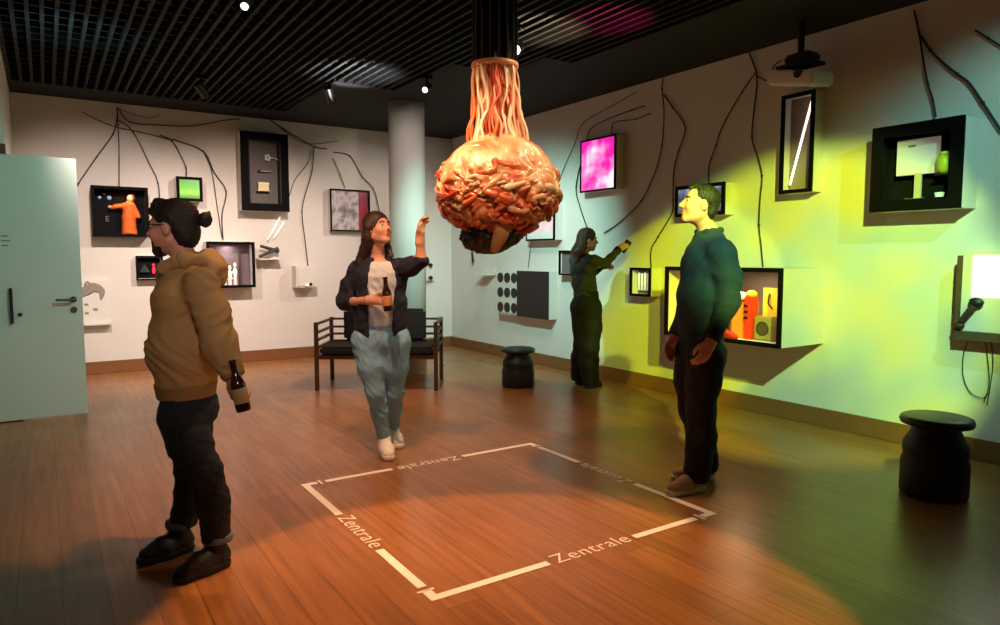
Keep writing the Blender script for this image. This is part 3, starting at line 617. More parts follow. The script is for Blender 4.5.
# ------------------------------------------------------------------ the brain
bc = Vector(FL(498, 498)); bc.z = 1.77
ptop = BY(493, 63, bc.y).z
t = thing('ceiling_tube', 'black ribbed tube coming down from the ceiling over the brain', 'tube', (bc.x-.02, bc.y, ptop))
bm = bmesh.new(); n = 72; H = CZ + .05 - ptop
cyl(bm, (0, 0, 0), (0, 0, H), .118, n=40); obj('tube_shell', bm, mat('tube_black', '0b0b0e', .25), t)
for k in range(16):
    a = k*2*PI/16; obj('rib', cyl(bmesh.new(), (.121*math.cos(a), .121*math.sin(a), 0), (.121*math.cos(a), .121*math.sin(a), H), .006, n=8), mat('rib_dark', '2a2c33', .25), t, smooth=True)
T = thing('brain_sculpture', 'large glossy orange brain hanging over the floor square with strands above it', 'brain sculpture', bc)
def brain_mat():
    m = bpy.data.materials.new('brain_film'); m.use_nodes = True; nt = m.node_tree; b = nt.nodes['Principled BSDF']
    tc = nt.nodes.new('ShaderNodeTexCoord'); n = nt.nodes.new('ShaderNodeTexNoise'); n.inputs['Scale'].default_value = 6; n.inputs['Detail'].default_value = 4
    nt.links.new(tc.outputs['Object'], n.inputs['Vector']); cr = nt.nodes.new('ShaderNodeValToRGB'); nt.links.new(n.outputs['Fac'], cr.inputs[0])
    e = cr.color_ramp.elements; e[0].position = .36; e[0].color = lin('d0683e'); e[1].position = .72; e[1].color = lin('f2d8b4'); k = e.new(.52); k.color = lin('e8a878')
    nt.links.new(cr.outputs[0], b.inputs['Base Color']); b.inputs['Roughness'].default_value = .32; b.inputs['Coat Weight'].default_value = .4; b.inputs['Coat Roughness'].default_value = .15
    b.inputs['Subsurface Weight'].default_value = .15; b.inputs['Subsurface Radius'].default_value = (1, .4, .2); b.inputs['Subsurface Scale'].default_value = .04
    n2 = nt.nodes.new('ShaderNodeTexNoise'); n2.inputs['Scale'].default_value = 28; n2.inputs['Detail'].default_value = 5; nt.links.new(tc.outputs['Object'], n2.inputs['Vector'])
    bp = nt.nodes.new('ShaderNodeBump'); bp.inputs['Strength'].default_value = .55; bp.inputs['Distance'].default_value = .012; nt.links.new(n2.outputs['Fac'], bp.inputs['Height']); nt.links.new(bp.outputs[0], b.inputs['Normal'])
    return m
bmf = brain_mat()
bm = bmesh.new(); bmesh.ops.create_icosphere(bm, subdivisions=7, radius=1)
for v in bm.verts:
    p = v.co.copy(); nrm = p.normalized()
    q = p*2.1 + Vector((3, 1, 7)); wv = noise.noise_vector(q)*.55
    g = noise.noise((p*3.4 + wv*1.3) + Vector((9, 2, 4))); ridge = 1 - min(1, abs(g)*3.4)            # sulci where ridge is near 1
    low = max(0, min(1, (.55 - p.z)/.7))
    r = 1 - .11*ridge**2*(.25 + low) + .05*noise.noise(p*1.7)
    r += low*(.10*abs(noise.noise(p*8 + wv*4)) - .035)
    gap = math.exp(-(p.dot(Vector((CA, -SA, 0)))/.05)**2)*.05*max(0, p.z+.3)
    r -= gap
    x = p*r; zz = x.z
    if zz < 0: zz *= .83
    hz = Vector((x.x, x.y, 0))
    if zz < -.45: hz *= 1 - (-.45 - zz)*.35
    v.co = Vector((hz.x*.345, hz.y*.345, zz*.315))
obj('brain_body', bm, bmf, T, smooth=True)
rs = random.Random(12); cols = [mat('fold_peach', 'e09a70', .3, coat=.4), mat('fold_orange', 'cf6034', .3, coat=.4), mat('fold_red', 'b83020', .3, coat=.4), mat('fold_cream', 'e8c09c', .3, coat=.4)]
for k in range(98):                                     # crumpled sausage folds over the lower half
    th = rs.uniform(0, 2*PI); ph = rs.uniform(-.85, .28); pts = []
    dth = rs.uniform(-.22, .22); dph = rs.uniform(-.14, .14)
    for j in range(6):
        a = th + dth*j*.55 + .10*math.sin(j*2+k); h = max(-.93, min(.42, ph + dph*j*.5 + .06*math.sin(j*1.7+k*3)))
        c = math.sqrt(max(0, 1-h*h)); rr = 1.0 + .025*math.sin(j*1.3+k)
        pts.append(Vector((c*math.cos(a)*.343*rr, c*math.sin(a)*.343*rr, (h if h > 0 else h*.83)*.315*rr)))
    w = rs.uniform(.008, .019)
    b = tube(bmesh.new(), pts, 0, 10, 5, rads=lambda t, w=w, k=k: w*(.35+.65*math.sin(PI*min(.97, max(.03, t)))**.5)*(1+.18*math.sin(t*19+k)))
    obj('fold', b, cols[[0, 1, 0, 1, 2, 3, 1][k % 7]], T, smooth=True)
# dark underside and pale flap
S = SDF(.04); c = bc + Vector((0, 0, -.245)) - R_*.035
S.ell(c, (.18, .18, .085)); S.ell(c - UP*.035 - R_*.03, (.13, .15, .075)); S.cut(c + UP*.05, UP)
sdf_obj('underside', S, .008, mat('underside_black', '0d0c0c', .45), T, folds=.006, fscale=1.2)
b = bmesh.new(); q = -D_*.17 - UP*.235 + R_*.015
tube(b, [q + UP*.06 - D_*.02, q - D_*.0 - UP*.01, q - R_*.02 - UP*.06 + D_*.02, q - R_*.035 - UP*.1 + D_*.05], 0, 12, 6, rads=lambda t: .056*(1-.6*t))
obj('hanging_flap', b, mat('flap_tan', 'c89a70', .5, bump=.5, bscale=40), T, smooth=True)
# collar + strands
zt = ptop - bc.z
obj('top_ring', lathe(bmesh.new(), [(.118, zt-.03), (.13, zt-.025), (.13, zt-.004), (.12, zt)], 40, (-.02, 0, 0)), mat('ring_peach', 'e8a880', .4), T, smooth=True)
sm = [mat('strand_peach', 'ecae84', .35, coat=.3), mat('strand_orange', 'd8703c', .35, coat=.3), mat('strand_red', 'b8321c', .35, coat=.3), mat('strand_cream', 'f2d4b0', .35, coat=.3)]
for k in range(84):
    a = k*2*PI*.618; r0 = .112*math.sqrt((k+.5)/84) if k % 3 else .112; r1 = .075 + .10*rs.random()**.6
    a1 = a + rs.uniform(-.5, .5); zb_ = .315*math.sqrt(max(0, 1-(r1/.33)**2)) - .02
    pts = [Vector((-.02 + r0*math.cos(a), r0*math.sin(a), zt-.01))]
    for u in (.2, .4, .6, .8):
        rr = r0 + (r1-r0)*u**2.2 + rs.uniform(-.012, .012)*1.6; aa = a + (a1-a)*u + rs.uniform(-.16, .16)
        pts.append(Vector((-.02*(1-u) + rr*math.cos(aa), rr*math.sin(aa), (zt-.01)*(1-u) + zb_*u)))
    pts.append(Vector((r1*math.cos(a1), r1*math.sin(a1), zb_)))
    obj('strand', tube(bmesh.new(), pts, rs.choice((.005, .007, .010)), 7, 5), sm[[0, 1, 3, 0, 3, 1, 2][k % 7]], T, smooth=True)
# thin hanging wires around the strands
# ------------------------------------------------------------------ people
UP = Vector((0, 0, 1))
def add_hand(S, w, d, pn, ts, curl=.5, point=False, spread=0.0, sc=1.0, thumb_in=.5):
    d = Vector(d).normalized(); pn = Vector(pn); pn = (pn - d*pn.dot(d)).normalized(); ts = d.cross(pn)*(1 if d.cross(pn).dot(Vector(ts)) > 0 else -1)
    w = Vector(w); offs = (.027, .009, -.009, -.026); kn = (.088, .092, .087, .078); ln = (.073, .082, .076, .058)
    S.cone(w - d*.03, w + d*.03, .026*sc, .024*sc, k=.02, n=ts, sc=1.25)
    for i in range(4):
        kp = w + (d*kn[i] + ts*offs[i])*sc
        S.cone(w + (d*.015 + ts*offs[i]*.6)*sc, kp, .015*sc, .0115*sc, k=.012)
        p = kp; ang = 0; c = curl if not (point and i == 0) else .05
        if point and i > 0: c = .95
        for fr, b in ((.45, .75), (.31, 1.0), (.24, .7)):
            ang += b*c*1.25
            v = (d*math.cos(ang) + pn*math.sin(ang) + ts*offs[i]*spread*8).normalized()
            q = p + v*ln[i]*fr*sc; S.cone(p, q, .0098*sc, (.0088 if fr > .25 else .0075)*sc, k=.003); p = q
    a = w + (d*.02 + ts*.022)*sc; b = w + (d*.052 + ts*.046 + pn*.014)*sc
    c = b + (d*.028 + ts*(.014-.02*thumb_in) + pn*.02*thumb_in)*sc; e = c + (d*.022 - ts*.016*thumb_in + pn*.016*thumb_in)*sc
    S.cone(a, b, .016*sc, .0125*sc, k=.012); S.cone(b, c, .0118*sc, .0105*sc, k=.004); S.cone(c, e, .0105*sc, .008*sc, k=.003)

def head_frame(f):
    f = Vector(f).normalized(); s = f.cross(UP).normalized(); return f, s.cross(f).normalized(), s
def add_head(S, hc, f, female=False, sc=1.0):
    f, u, s = head_frame(f); P = lambda a, b, c: hc + (s*a + f*b + u*c)*sc; ax = (s, f, u); E = lambda a, b, c: (a*sc, b*sc, c*sc)
    S.ell(P(0, -.012, .03), E(.073, .092, .085), ax, k=.02)
    S.ell(P(0, .022, -.03), E(.06, .066, .082), ax, k=.03)
    S.cone(P(.046, -.005, -.055), P(.014, .062, -.094), .02*sc, .019*sc, k=.025); S.cone(P(-.046, -.005, -.055), P(-.014, .062, -.094), .02*sc, .019*sc, k=.025)
    S.cone(P(.04, .062, -.028), P(.035, .055, -.04), .022*sc, .02*sc, k=.02); S.cone(P(-.04, .062, -.028), P(-.035, .055, -.04), .022*sc, .02*sc, k=.02)
    S.cone(P(-.032, .072, .026), P(.032, .072, .026), .011*sc, .011*sc, k=.012)
    S.cone(P(0, .084, .014), P(0, .106, -.024), .007*sc, .0115*sc, k=.01)
    S.cone(P(-.011, .09, -.03), P(.011, .09, -.03), .008*sc, .008*sc, k=.006)
    S.cone(P(-.017, .079, -.055), P(.017, .079, -.055), .009*sc, .009*sc, k=.008)
    S.cone(P(-.012, .079, -.066), P(.012, .079, -.066), .009*sc, .009*sc, k=.006)
    for g in (-1, 1):
        S.ell(P(g*.031, .094, .008), E(.017, .016, .011), ax, sub=True)
        S.ell(P(g*.075, -.008, -.006), E(.009, .02, .032), (s, (f*.95 - u*.2), (u*.95 + f*.2)), k=.008)
def face_parts(root, body, hc, f, eye='3a2a1c', lip='9c5048', brow='2a1c14', sc=1.0, fair=None):
    f, u, s = head_frame(f); P = lambda a, b, c: hc + (s*a + f*b + u*c)*sc
    R = Matrix((s, f, u)).transposed()
    for g in (-1, 1):
        e = wobj('eye', ell(bmesh.new(), P(g*.031, .071, .008), (.0118*sc,)*3, R, 14, 10), mat('eye_white', 'cfc5ba', .25), root, smooth=True)
        wobj('iris', ell(bmesh.new(), P(g*.031, .0805, .008), (.0065*sc, .0033*sc, .0065*sc), R, 12, 8), mat('iris_'+eye, eye, .2), e, smooth=True)
        bm = tube(bmesh.new(), [P(g*.014, .086, .027), P(g*.031, .086, .033), P(g*.05, .072, .026)], .0035*sc, 6, 4)
        wobj('eyebrow', bm, mat('brow_'+brow, brow, .8), root, smooth=True)
    bm = tube(bmesh.new(), [P(-.023, .079, -.058), P(-.009, .0885, -.0545), P(0, .089, -.056), P(.009, .0885, -.0545), P(.023, .079, -.058)], 0, 8, 4, rads=lambda t: (.002+.0045*math.sin(PI*t))*sc)
    tube(bm, [P(-.02, .079, -.061), P(0, .088, -.0655), P(.02, .079, -.061)], 0, 8, 5, rads=lambda t: (.002+.0052*math.sin(PI*t))*sc)
    wobj('lips', bm, mat('lip_'+lip, lip, .5), root, smooth=True)

def shoe(root, heel, toe, m_up, m_sole, L=.28, sneaker=False, ankle=None, h=.006):
    heel = Vector(heel); d = Vector(toe) - heel; d.z = 0; d.normalize(); s = d.cross(UP)
    heel = Vector((heel.x, heel.y, 0)); P = lambda a, b, c: heel + d*a + s*b + UP*c
    S = SDF(.035)
    S.cone(P(.045, 0, .052), P(.14, 0, .058), .043, .044)
    S.cone(P(.14, 0, .052), P(L-.055, .004, .04), .044, .036, n=s, sc=1.12)
    S.cone(P(.05, 0, .06), P(.065, 0, .115 if sneaker else .125), .043, .046)
    S.cut(P(0, 0, .022), -UP)
    S.cut(P(.06, 0, .14), UP)
    o = sdf_obj('shoe', S, h, m_up, root, folds=.0015)
    T = SDF(.02)
    T.cone(P(.042, 0, .02), P(.13, 0, .02), .046, .047); T.cone(P(.13, 0, .02), P(L-.052, .004, .02), .047, .044)
    T.cut(P(0, 0, .034), UP); T.cut(P(0, 0, .001), -UP)
    sdf_obj('sole', T, h, m_sole, o, smooth_it=1)
    bm = bmesh.new()
    for i in range(5):
        a = .10 + i*.022; z = .104 - i*.0085 if not sneaker else .108 - i*.0085
        tube(bm, [P(a, -.024, z-.006), P(a+.003, 0, z+.003), P(a, .024, z-.006)], .0032, 6, 4)
    wobj('lace', bm, mat('lace_w' if sneaker else 'lace_d', 'e8e4dc' if sneaker else '2a2623', .8), o, smooth=True)
    return P(.055, 0, .10)

def trouser_sdf(pel, f, knees, ankles, r=(.1, .072, .058), hemz=.05, top=None, hipw=.088, ps=.115, wide=1.5, k=.04):
    s = Vector(f).cross(UP).normalized(); S = SDF(k)
    S.cone(pel + UP*.10, pel - UP*.02, ps*.92, ps, n=s, sc=wide)
    S.ell(pel - Vector(f)*.045 - UP*.03, (.13, .09, .10), (s, Vector(f), UP))
    for g, kn, an in ((1, knees[0], ankles[0]), (-1, knees[1], ankles[1])):
        hip = pel + s*hipw*g - UP*.05; mid = hip.lerp(kn, .5) + Vector(f)*.01
        calf = kn.lerp(an, .4) - Vector(f)*.015
        S.chain([hip, mid, kn, calf, an], [r[0], (r[0]+r[1])*.52, r[1], (r[1]*1.0+r[2])*.5+.003, r[2]], k=.035)
    S.cut(pel + UP*.13 if top is None else top, UP)
    S.cut(Vector((pel.x, pel.y, hemz)), -UP)
    return S
def body_sdf(J):
    f = J['f']; s = f.cross(UP).normalized(); S = SDF(.04); g = J.get('girth', 1.0)
    S.chain([J['pel'], J['waist'], J['chest'], J['nb'] - UP*.06], [.092*g, .082*g, .095*g, .062*g], n=s, sc=1.42)
    S.cone(J['shR'], J['shL'], .045, .045); hf, hu, hs = head_frame(J['hf'])
    S.cone(J['nb'] - UP*.02, J['hc'] - hu*.06 - hf*.02, .05*J.get('nk', 1), .052*J.get('nk', 1), k=.03)
    for q in 'RL':
        S.chain([J['sh'+q], J['el'+q], J['wr'+q]], [.044*g, .034, .024], k=.02)
        S.chain([J['pel'] + s*.085*(1 if q == 'R' else -1) - UP*.04, J['kn'+q], J['kn'+q].lerp(J['an'+q], .4) - f*.012, J['an'+q]], [.078*g, .044, .038, .028], k=.02)
    return S
def top_sdf(J, r_t, r_s, wide=1.45, hem=None, neckcut=.0, hemcut=True, k=.045):
    f = J['f']; s = f.cross(UP).normalized(); S = SDF(k)
    S.chain([hem if hem is not None else J['pel'], J['waist'], J['chest'], J['nb'] - UP*.075], r_t, n=s, sc=wide)
    S.cone(J['shR'], J['shL'], r_s[0]*.95, r_s[0]*.95)
    return S
def hair_obj(root, S, name='hair', m=None, h=.006, folds=.0016, fs=2.2, seed=3):
    return sdf_obj(name, S, h, m, root, folds=folds, fscale=fs, seed=seed)

R_ = cam_dir(1, 0); D_ = cam_dir(0, 1)            # to the photograph's right / away from its camera

def man_hoodie():
    root = thing('person', 'man in a tan hooded jacket and dark jeans holding a beer bottle by his hip', 'person', FL(200, 565))
    f = cam_dir(-1, -.12); s = f.cross(UP).normalized(); J = dict(f=f, hf=cam_dir(-1, .02, -.04), girth=1.05)
    J['pel'] = W(187, 402, 3.07); J['waist'] = W(187, 345, 3.07); J['chest'] = W(188, 300, 3.07); J['nb'] = W(187, 258, 3.07)
    J['shR'] = W(184, 283, 3.25); J['shL'] = W(202, 284, 2.92)
    J['elL'] = W(219, 345, 2.86); J['wrL'] = W(234, 376, 2.84); J['elR'] = W(192, 340, 3.26); J['wrR'] = W(182, 352, 3.14)
    J['hc'] = W(172, 228, 3.06)
    hN, tN = FL(229, 563), FL(180, 583); hF, tF = FL(193, 548), FL(158, 560)
    J['knL'] = W(204, 470, 2.98); J['knR'] = W(192, 466, 3.2)
    mu, ms = mat('shoe_black', '17181c', .55), mat('sole_black', '0d0d0e', .7)
    J['anL'] = shoe(root, hN, tN, mu, ms, L=.27); J['anR'] = shoe(root, hF, tF, mu, ms, L=.27)
    S = body_sdf(J); add_head(S, J['hc'], J['hf'])
    add_hand(S, J['wrL'], W(240, 408, 2.84)-J['wrL'], cam_dir(.3, .95), cam_dir(-1, 0, .1), curl=.85)
    add_hand(S, J['wrR'], cam_dir(-.3, -.9, -.4), cam_dir(.5, 0, -1), UP, curl=.9, sc=.9)
    skin = mat('skin_fair', 'd69c86', .5, sub=.08, bump=.1, bscale=300)
    body = sdf_obj('body', S, .0055, skin, root, smooth_it=1)
    face_parts(root, body, J['hc'], J['hf'], sc=1.0)
    # hoodie
    tan = mat('hoodie_tan', 'b08d5c', .85, noise_amt=.12, nscale=30, bump=.25, bscale=500)
    T = top_sdf(J, [.125, .15, .140, .085], (.066,), wide=1.28, hem=J['pel'] + UP*.10 - f*.0)
    T.chain([J['shL'], J['shL'].lerp(J['elL'], .5) + R_*.012, J['elL'], J['wrL'] - (J['wrL']-J['elL'])*.06], [.068, .068, .068, .052], k=.045)
    T.chain([J['shR'], J['elR'], J['wrR']], [.076, .066, .05], k=.03)
    T.ell(J['waist'] + f*.10 - UP*.03, (.13, .06, .07), (s, f, UP), k=.05)          # slack over the hem
    T.cut(J['pel'] + UP*.035, -UP, .25)
    e = (J['wrL']-J['elL']).normalized(); T.cut(J['wrL'] - e*.005, e, .07)
    hood = sdf_obj('hooded_jacket', T, .007, tan, root, folds=.006, fscale=.6, seed=5)
    H = SDF(.03)
    c = J['nb'] + UP*.005
    c = c - UP*.012; pts = [c + f*.115 - UP*.09, c + f*.075 + s*.07 - UP*.04, c + s*.09 - f*.01 + UP*.0, c - f*.10 + UP*.012, c - s*.09 - f*.01 + UP*.0, c + f*.075 - s*.07 - UP*.04, c + f*.115 - UP*.09]
    H.chain(pts, [.018, .026, .032, .034, .032, .026, .018]); H.ell(c - f*.125 - UP*.05, (.10, .045, .075), (s, f, UP), k=.03)
    sdf_obj('hood', H, .007, tan, hood, folds=.004, fscale=1.0, seed=8)
    wb = SDF(.02); wb.cone(J['pel'] + UP*.05, J['pel'] + UP*.10, .122, .132, n=s, sc=1.24); wb.cut(J['pel'] + UP*.095, UP); wb.cut(J['pel'] + UP*.025, -UP)
    sdf_obj('waistband', wb, .008, mat('hoodie_rib', '957545', .9, bump=.3, bscale=300), hood)
    cf = SDF(.01); cf.cone(J['wrL'] - e*.045, J['wrL'] + e*.005, .053, .046); cf.cut(J['wrL'] + e*.008, e, .08); cf.cut(J['wrL'] - e*.06, -e, .08)
    sdf_obj('cuff', cf, .006, mat('hoodie_rib', '957545'), hood)
    # jeans
    T = trouser_sdf(J['pel'], f, (J['knR'], J['knL']), (J['anR'], J['anL']), r=(.098, .074, .062), hemz=.125, ps=.106, wide=1.36)
    jm = mat('jeans_dark', '141d2c', .8, noise_amt=.25, nscale=60, bump=.2, bscale=700)
    jeans = sdf_obj('jeans', T, .008, jm, root, folds=.0028, fscale=.8, seed=11)
    for q in 'LR':
        a = J['an'+q]; C = SDF(.01); C.cone(Vector((a.x, a.y, .10)), Vector((a.x, a.y, .19)), .067, .069); C.cut(Vector((a.x, a.y, .162)), UP); C.cut(Vector((a.x, a.y, .125)), -UP)
        sdf_obj('rolled_cuff', C, .006, mat('jeans_cuff', '566673', .8, bump=.2, bscale=400), jeans)
    # hair with bun, beard
    hf, hu, hs = head_frame(J['hf']); P = lambda a, b, c: J['hc'] + hs*a + hf*b + hu*c; ax = (hs, hf, hu)
    hm = mat('hair_dark', '1e1712', .55, bump=.6, bscale=120)
    H = SDF(.02); H.ell(P(0, -.024, .045), (.085, .098, .086), ax); H.ell(P(0, -.06, -.015), (.07, .062, .085), ax)
    H.cone(P(0, .045, .105), P(0, .075, .075), .03, .02, n=hs, sc=1.8)
    H.ell(P(0, .105, -.02), (.09, .062, .085), ax, sub=True)
    H.ell(P(.088, -.0, -.012), (.03, .022, .034), ax, sub=True); H.ell(P(-.088, -.0, -.012), (.03, .022, .034), ax, sub=True)
    hair = hair_obj(root, H, m=hm)
    Bn = SDF(.01); Bn.ell(P(0, -.15, .03), (.032, .03, .036), ax); Bn.cone(P(0, -.115, .028), P(0, -.15, .03), .02, .02); Bn.cone(P(0, -.16, .04), P(0, -.172, .068), .014, .005)
    hair_obj(hair, Bn, 'hair_bun', hm, .005, .0018, 3)
    Bd = SDF(.012); Bd.cone(P(.052, .0, -.055), P(.022, .058, -.098), .017, .022); Bd.cone(P(-.052, .0, -.055), P(-.022, .058, -.098), .017, .022)
    Bd.cone(P(.022, .058, -.098), P(-.022, .058, -.098), .024, .024); Bd.cone(P(-.018, .088, -.044), P(.018, .088, -.044), .006, .006)
    Bd.cone(P(.03, .07, -.06), P(.02, .06, -.09), .012, .016); Bd.cone(P(-.03, .07, -.06), P(-.02, .06, -.09), .012, .016)
    hair_obj(root, Bd, 'beard', hm, .0045, .001, 4)
    g = bmesh.new()
    for q in (-1, 1):
        c = P(q*.032, .1, .008); r = .021
        tube(g, [c + hs*r*math.cos(a) + hu*r*.85*math.sin(a) - hf*.012*abs(math.cos(a) if q*math.cos(a) > 0 else 0) for a in [i*PI/6 for i in range(13)]], .0022, 6, 2)
        tube(g, [P(q*.053, .088, .012), P(q*.074, .06, .014), P(q*.082, -.005, .012)], .0022, 6, 3)
    tube(g, [P(-.011, .1, .012), P(.011, .1, .012)], .0022, 6, 1)
    wobj('glasses', g, mat('glasses_dark', '15130f', .35), root, smooth=True)
    # beer bottle hanging from his fingers
    a = W(232, 360, 2.80); b = W(244, 411, 2.80); beer_bottle(a, b, 'brown beer bottle held low by the man in the tan hooded jacket', '2c1009', 'b49a6a', .03)

def beer_bottle(top, bot, label, glass, lab, r=.031):
    top = Vector(top); bot = Vector(bot); L = (top-bot).length
    root = thing('beer_bottle', label, 'bottle', bot); root.rotation_mode = 'QUATERNION'; root.rotation_quaternion = UP.rotation_difference((top-bot).normalized())
    s = L/.25
    obj('bottle_glass', lathe(bmesh.new(), [(r*.9, 0), (r, .008), (r, .13*s), (r*.85, .15*s), (r*.5, .18*s), (r*.42, .235*s), (r*.5, .238*s), (r*.5, .25*s)], 24), mat('bottle_'+glass, glass, .12, spec=.6, coat=.3), root, smooth=True)
    obj('paper_label', lathe(bmesh.new(), [(r*1.01, .04*s), (r*1.025, .042*s), (r*1.025, .11*s), (r*1.01, .112*s)], 24), mat('blabel_'+lab, lab, .6, noise_amt=.2, nscale=60), root, smooth=True)
    return root

def woman_cardigan():
    root = thing('person', 'woman in a navy cardigan and light blue jeans pointing up at the hanging brain', 'person', FL(388, 458))
    d0 = 4.7; f = cam_dir(.12, -1); s = f.cross(UP).normalized()       # s: her right, the photograph's left
    J = dict(f=f, hf=cam_dir(.72, -.55, .22), girth=.95, nk=.88)
    J['pel'] = W(381, 334, 4.72); J['waist'] = W(380, 303, 4.7); J['chest'] = W(380, 278, 4.7); J['nb'] = W(378, 255, 4.72)
    J['shR'] = W(358, 270, 4.74); J['shL'] = W(400, 268, 4.70)
    J['elR'] = W(344, 302, 4.74); J['wrR'] = W(372, 300, 4.52); J['elL'] = W(421, 259, 4.52); J['wrL'] = W(420, 238, 4.5)
    J['hc'] = W(378, 229, 4.68)
    J['knR'] = W(375, 392, 4.68); J['knL'] = W(395, 392, 4.82)
    mu, ms = mat('sneaker_white', 'ece8e0', .6), mat('sole_white', 'd8d4cc', .6)
    J['anR'] = shoe(root, FL(383, 452), FL(394, 466), mu, ms, L=.26, sneaker=True, h=.006); J['anL'] = shoe(root, FL(391, 441), FL(404, 452), mu, ms, L=.26, sneaker=True)
    S = body_sdf(J); add_head(S, J['hc'], J['hf'], sc=.96)
    add_hand(S, J['wrR'], cam_dir(1, -.1, .02), cam_dir(-.1, -1, .05), UP, curl=.78, sc=.95)
    add_hand(S, J['wrL'], cam_dir(.12, -.05, 1), cam_dir(.8, -.5, 0), cam_dir(-.4, -1, 0), curl=.42, spread=.02, sc=.98)
    skin = mat('skin_pale', 'd09880', .5, sub=.08)
    body = sdf_obj('body', S, .0055, skin, root, smooth_it=1)
    face_parts(root, body, J['hc'], J['hf'], lip='a8504a', sc=.96)
    # tee
    tee = top_sdf(J, [.112, .106, .108, .075], (.055,), wide=1.36, hem=J['pel'] + UP*.08)
    tee.cut(J['pel'] + UP*.055, -UP); tee.cut(J['nb'] - UP*.022 + f*.0, (UP + f*.35), .16)
    sdf_obj('tee_shirt', tee, .007, mat('tee_grey', 'c4ccd4', .85, bump=.1), root, folds=.004, fscale=.8, seed=21)
    # cardigan: shell with open front
    C = top_sdf(J, [.13, .122, .122, .085], (.064,), wide=1.42, hem=J['pel'] + UP*.02)
    C.chain([J['shR'], J['shR'].lerp(J['elR'], .5) - R_*.012, J['elR'], J['elR'].lerp(J['wrR'], .38)], [.064, .062, .056, .05], k=.03)
    C.chain([J['shL'], J['shL'].lerp(J['elL'], .5) - UP*.02, J['elL'] - UP*.012], [.064, .068, .056], k=.03)
    C.cut(J['pel'] - UP*.02, -UP); C.cut(J['nb'] - UP*.0, (UP + f*.3), .12)
    q = J['elR'].lerp(J['wrR'], .34); C.cut(q, J['wrR']-J['elR'], .075)
    e = (J['wrL']-J['elL']).normalized(); C.cut(J['elL'] + e*.02, e, .09)
    o_ = f*.125 - s*.02
    C.carve(J['nb'] + o_ - UP*.0, J['chest'] + o_ - UP*.03, .075, .092, n=f, sc=1.25); C.carve(J['chest'] + o_ - UP*.03, J['waist'] + o_ + s*.01, .092, .078, n=f, sc=1.35); C.carve(J['waist'] + o_ + s*.01, J['pel'] + o_ + s*.02 - UP*.2, .078, .085, n=f, sc=1.5)
    sdf_obj('cardigan', C, .007, mat('cardigan_navy', '12162a', .85, bump=.2), root, folds=.005, fscale=.8, seed=22)
    T = trouser_sdf(J['pel'], f, (J['knR'], J['knL']), (J['anR'], J['anL']), r=(.108, .062, .047), hemz=.115, ps=.114, wide=1.55, hipw=.098)
    sdf_obj('jeans', T, .008, mat('jeans_light', '7aa6c2', .8, noise_amt=.18, nscale=25, bump=.2, bscale=500), root, folds=.0028, fscale=.8, seed=23)
    hf, hu, hs = head_frame(J['hf']); P = lambda a, b, c: J['hc'] + (hs*a + hf*b + hu*c)*.96; ax = (hs, hf, hu)
    hm = mat('hair_brown', '2e1a10', .5, bump=.6, bscale=110)
    H = SDF(.025); H.ell(P(0, -.02, .042), (.086, .1, .088), ax); H.ell(P(0, -.06, -.03), (.075, .055, .1), ax)
    b1 = P(.06, -.05, -.05); H.chain([P(.07, -.02, .02), b1, J['shR'] + s*-.02 + UP*.05 + f*.05, J['shR'] + UP*.0 + f*.075 - s*.03], [.035, .04, .036, .014])
    H.chain([P(0, -.075, -.04), J['nb'] - f*.08 + UP*.03, J['nb'] - f*.1 - UP*.08], [.05, .055, .02], n=s, sc=1.4)
    H.chain([P(-.075, -.02, .0), P(-.075, -.03, -.08), J['nb'] - s*.095 + f*.075 - UP*.005], [.026, .03, .016])
    H.ell(P(0, .11, -.035), (.085, .085, .1), ax, sub=True)
    hair_obj(root, H, m=hm, folds=.0024, fs=1.6)
    beer_bottle(W(385, 277, 4.46), W(388.5, 311, 4.46), 'brown beer bottle with orange label in the hand of the cardigan woman', '2a0f08', 'c98a55', .032)

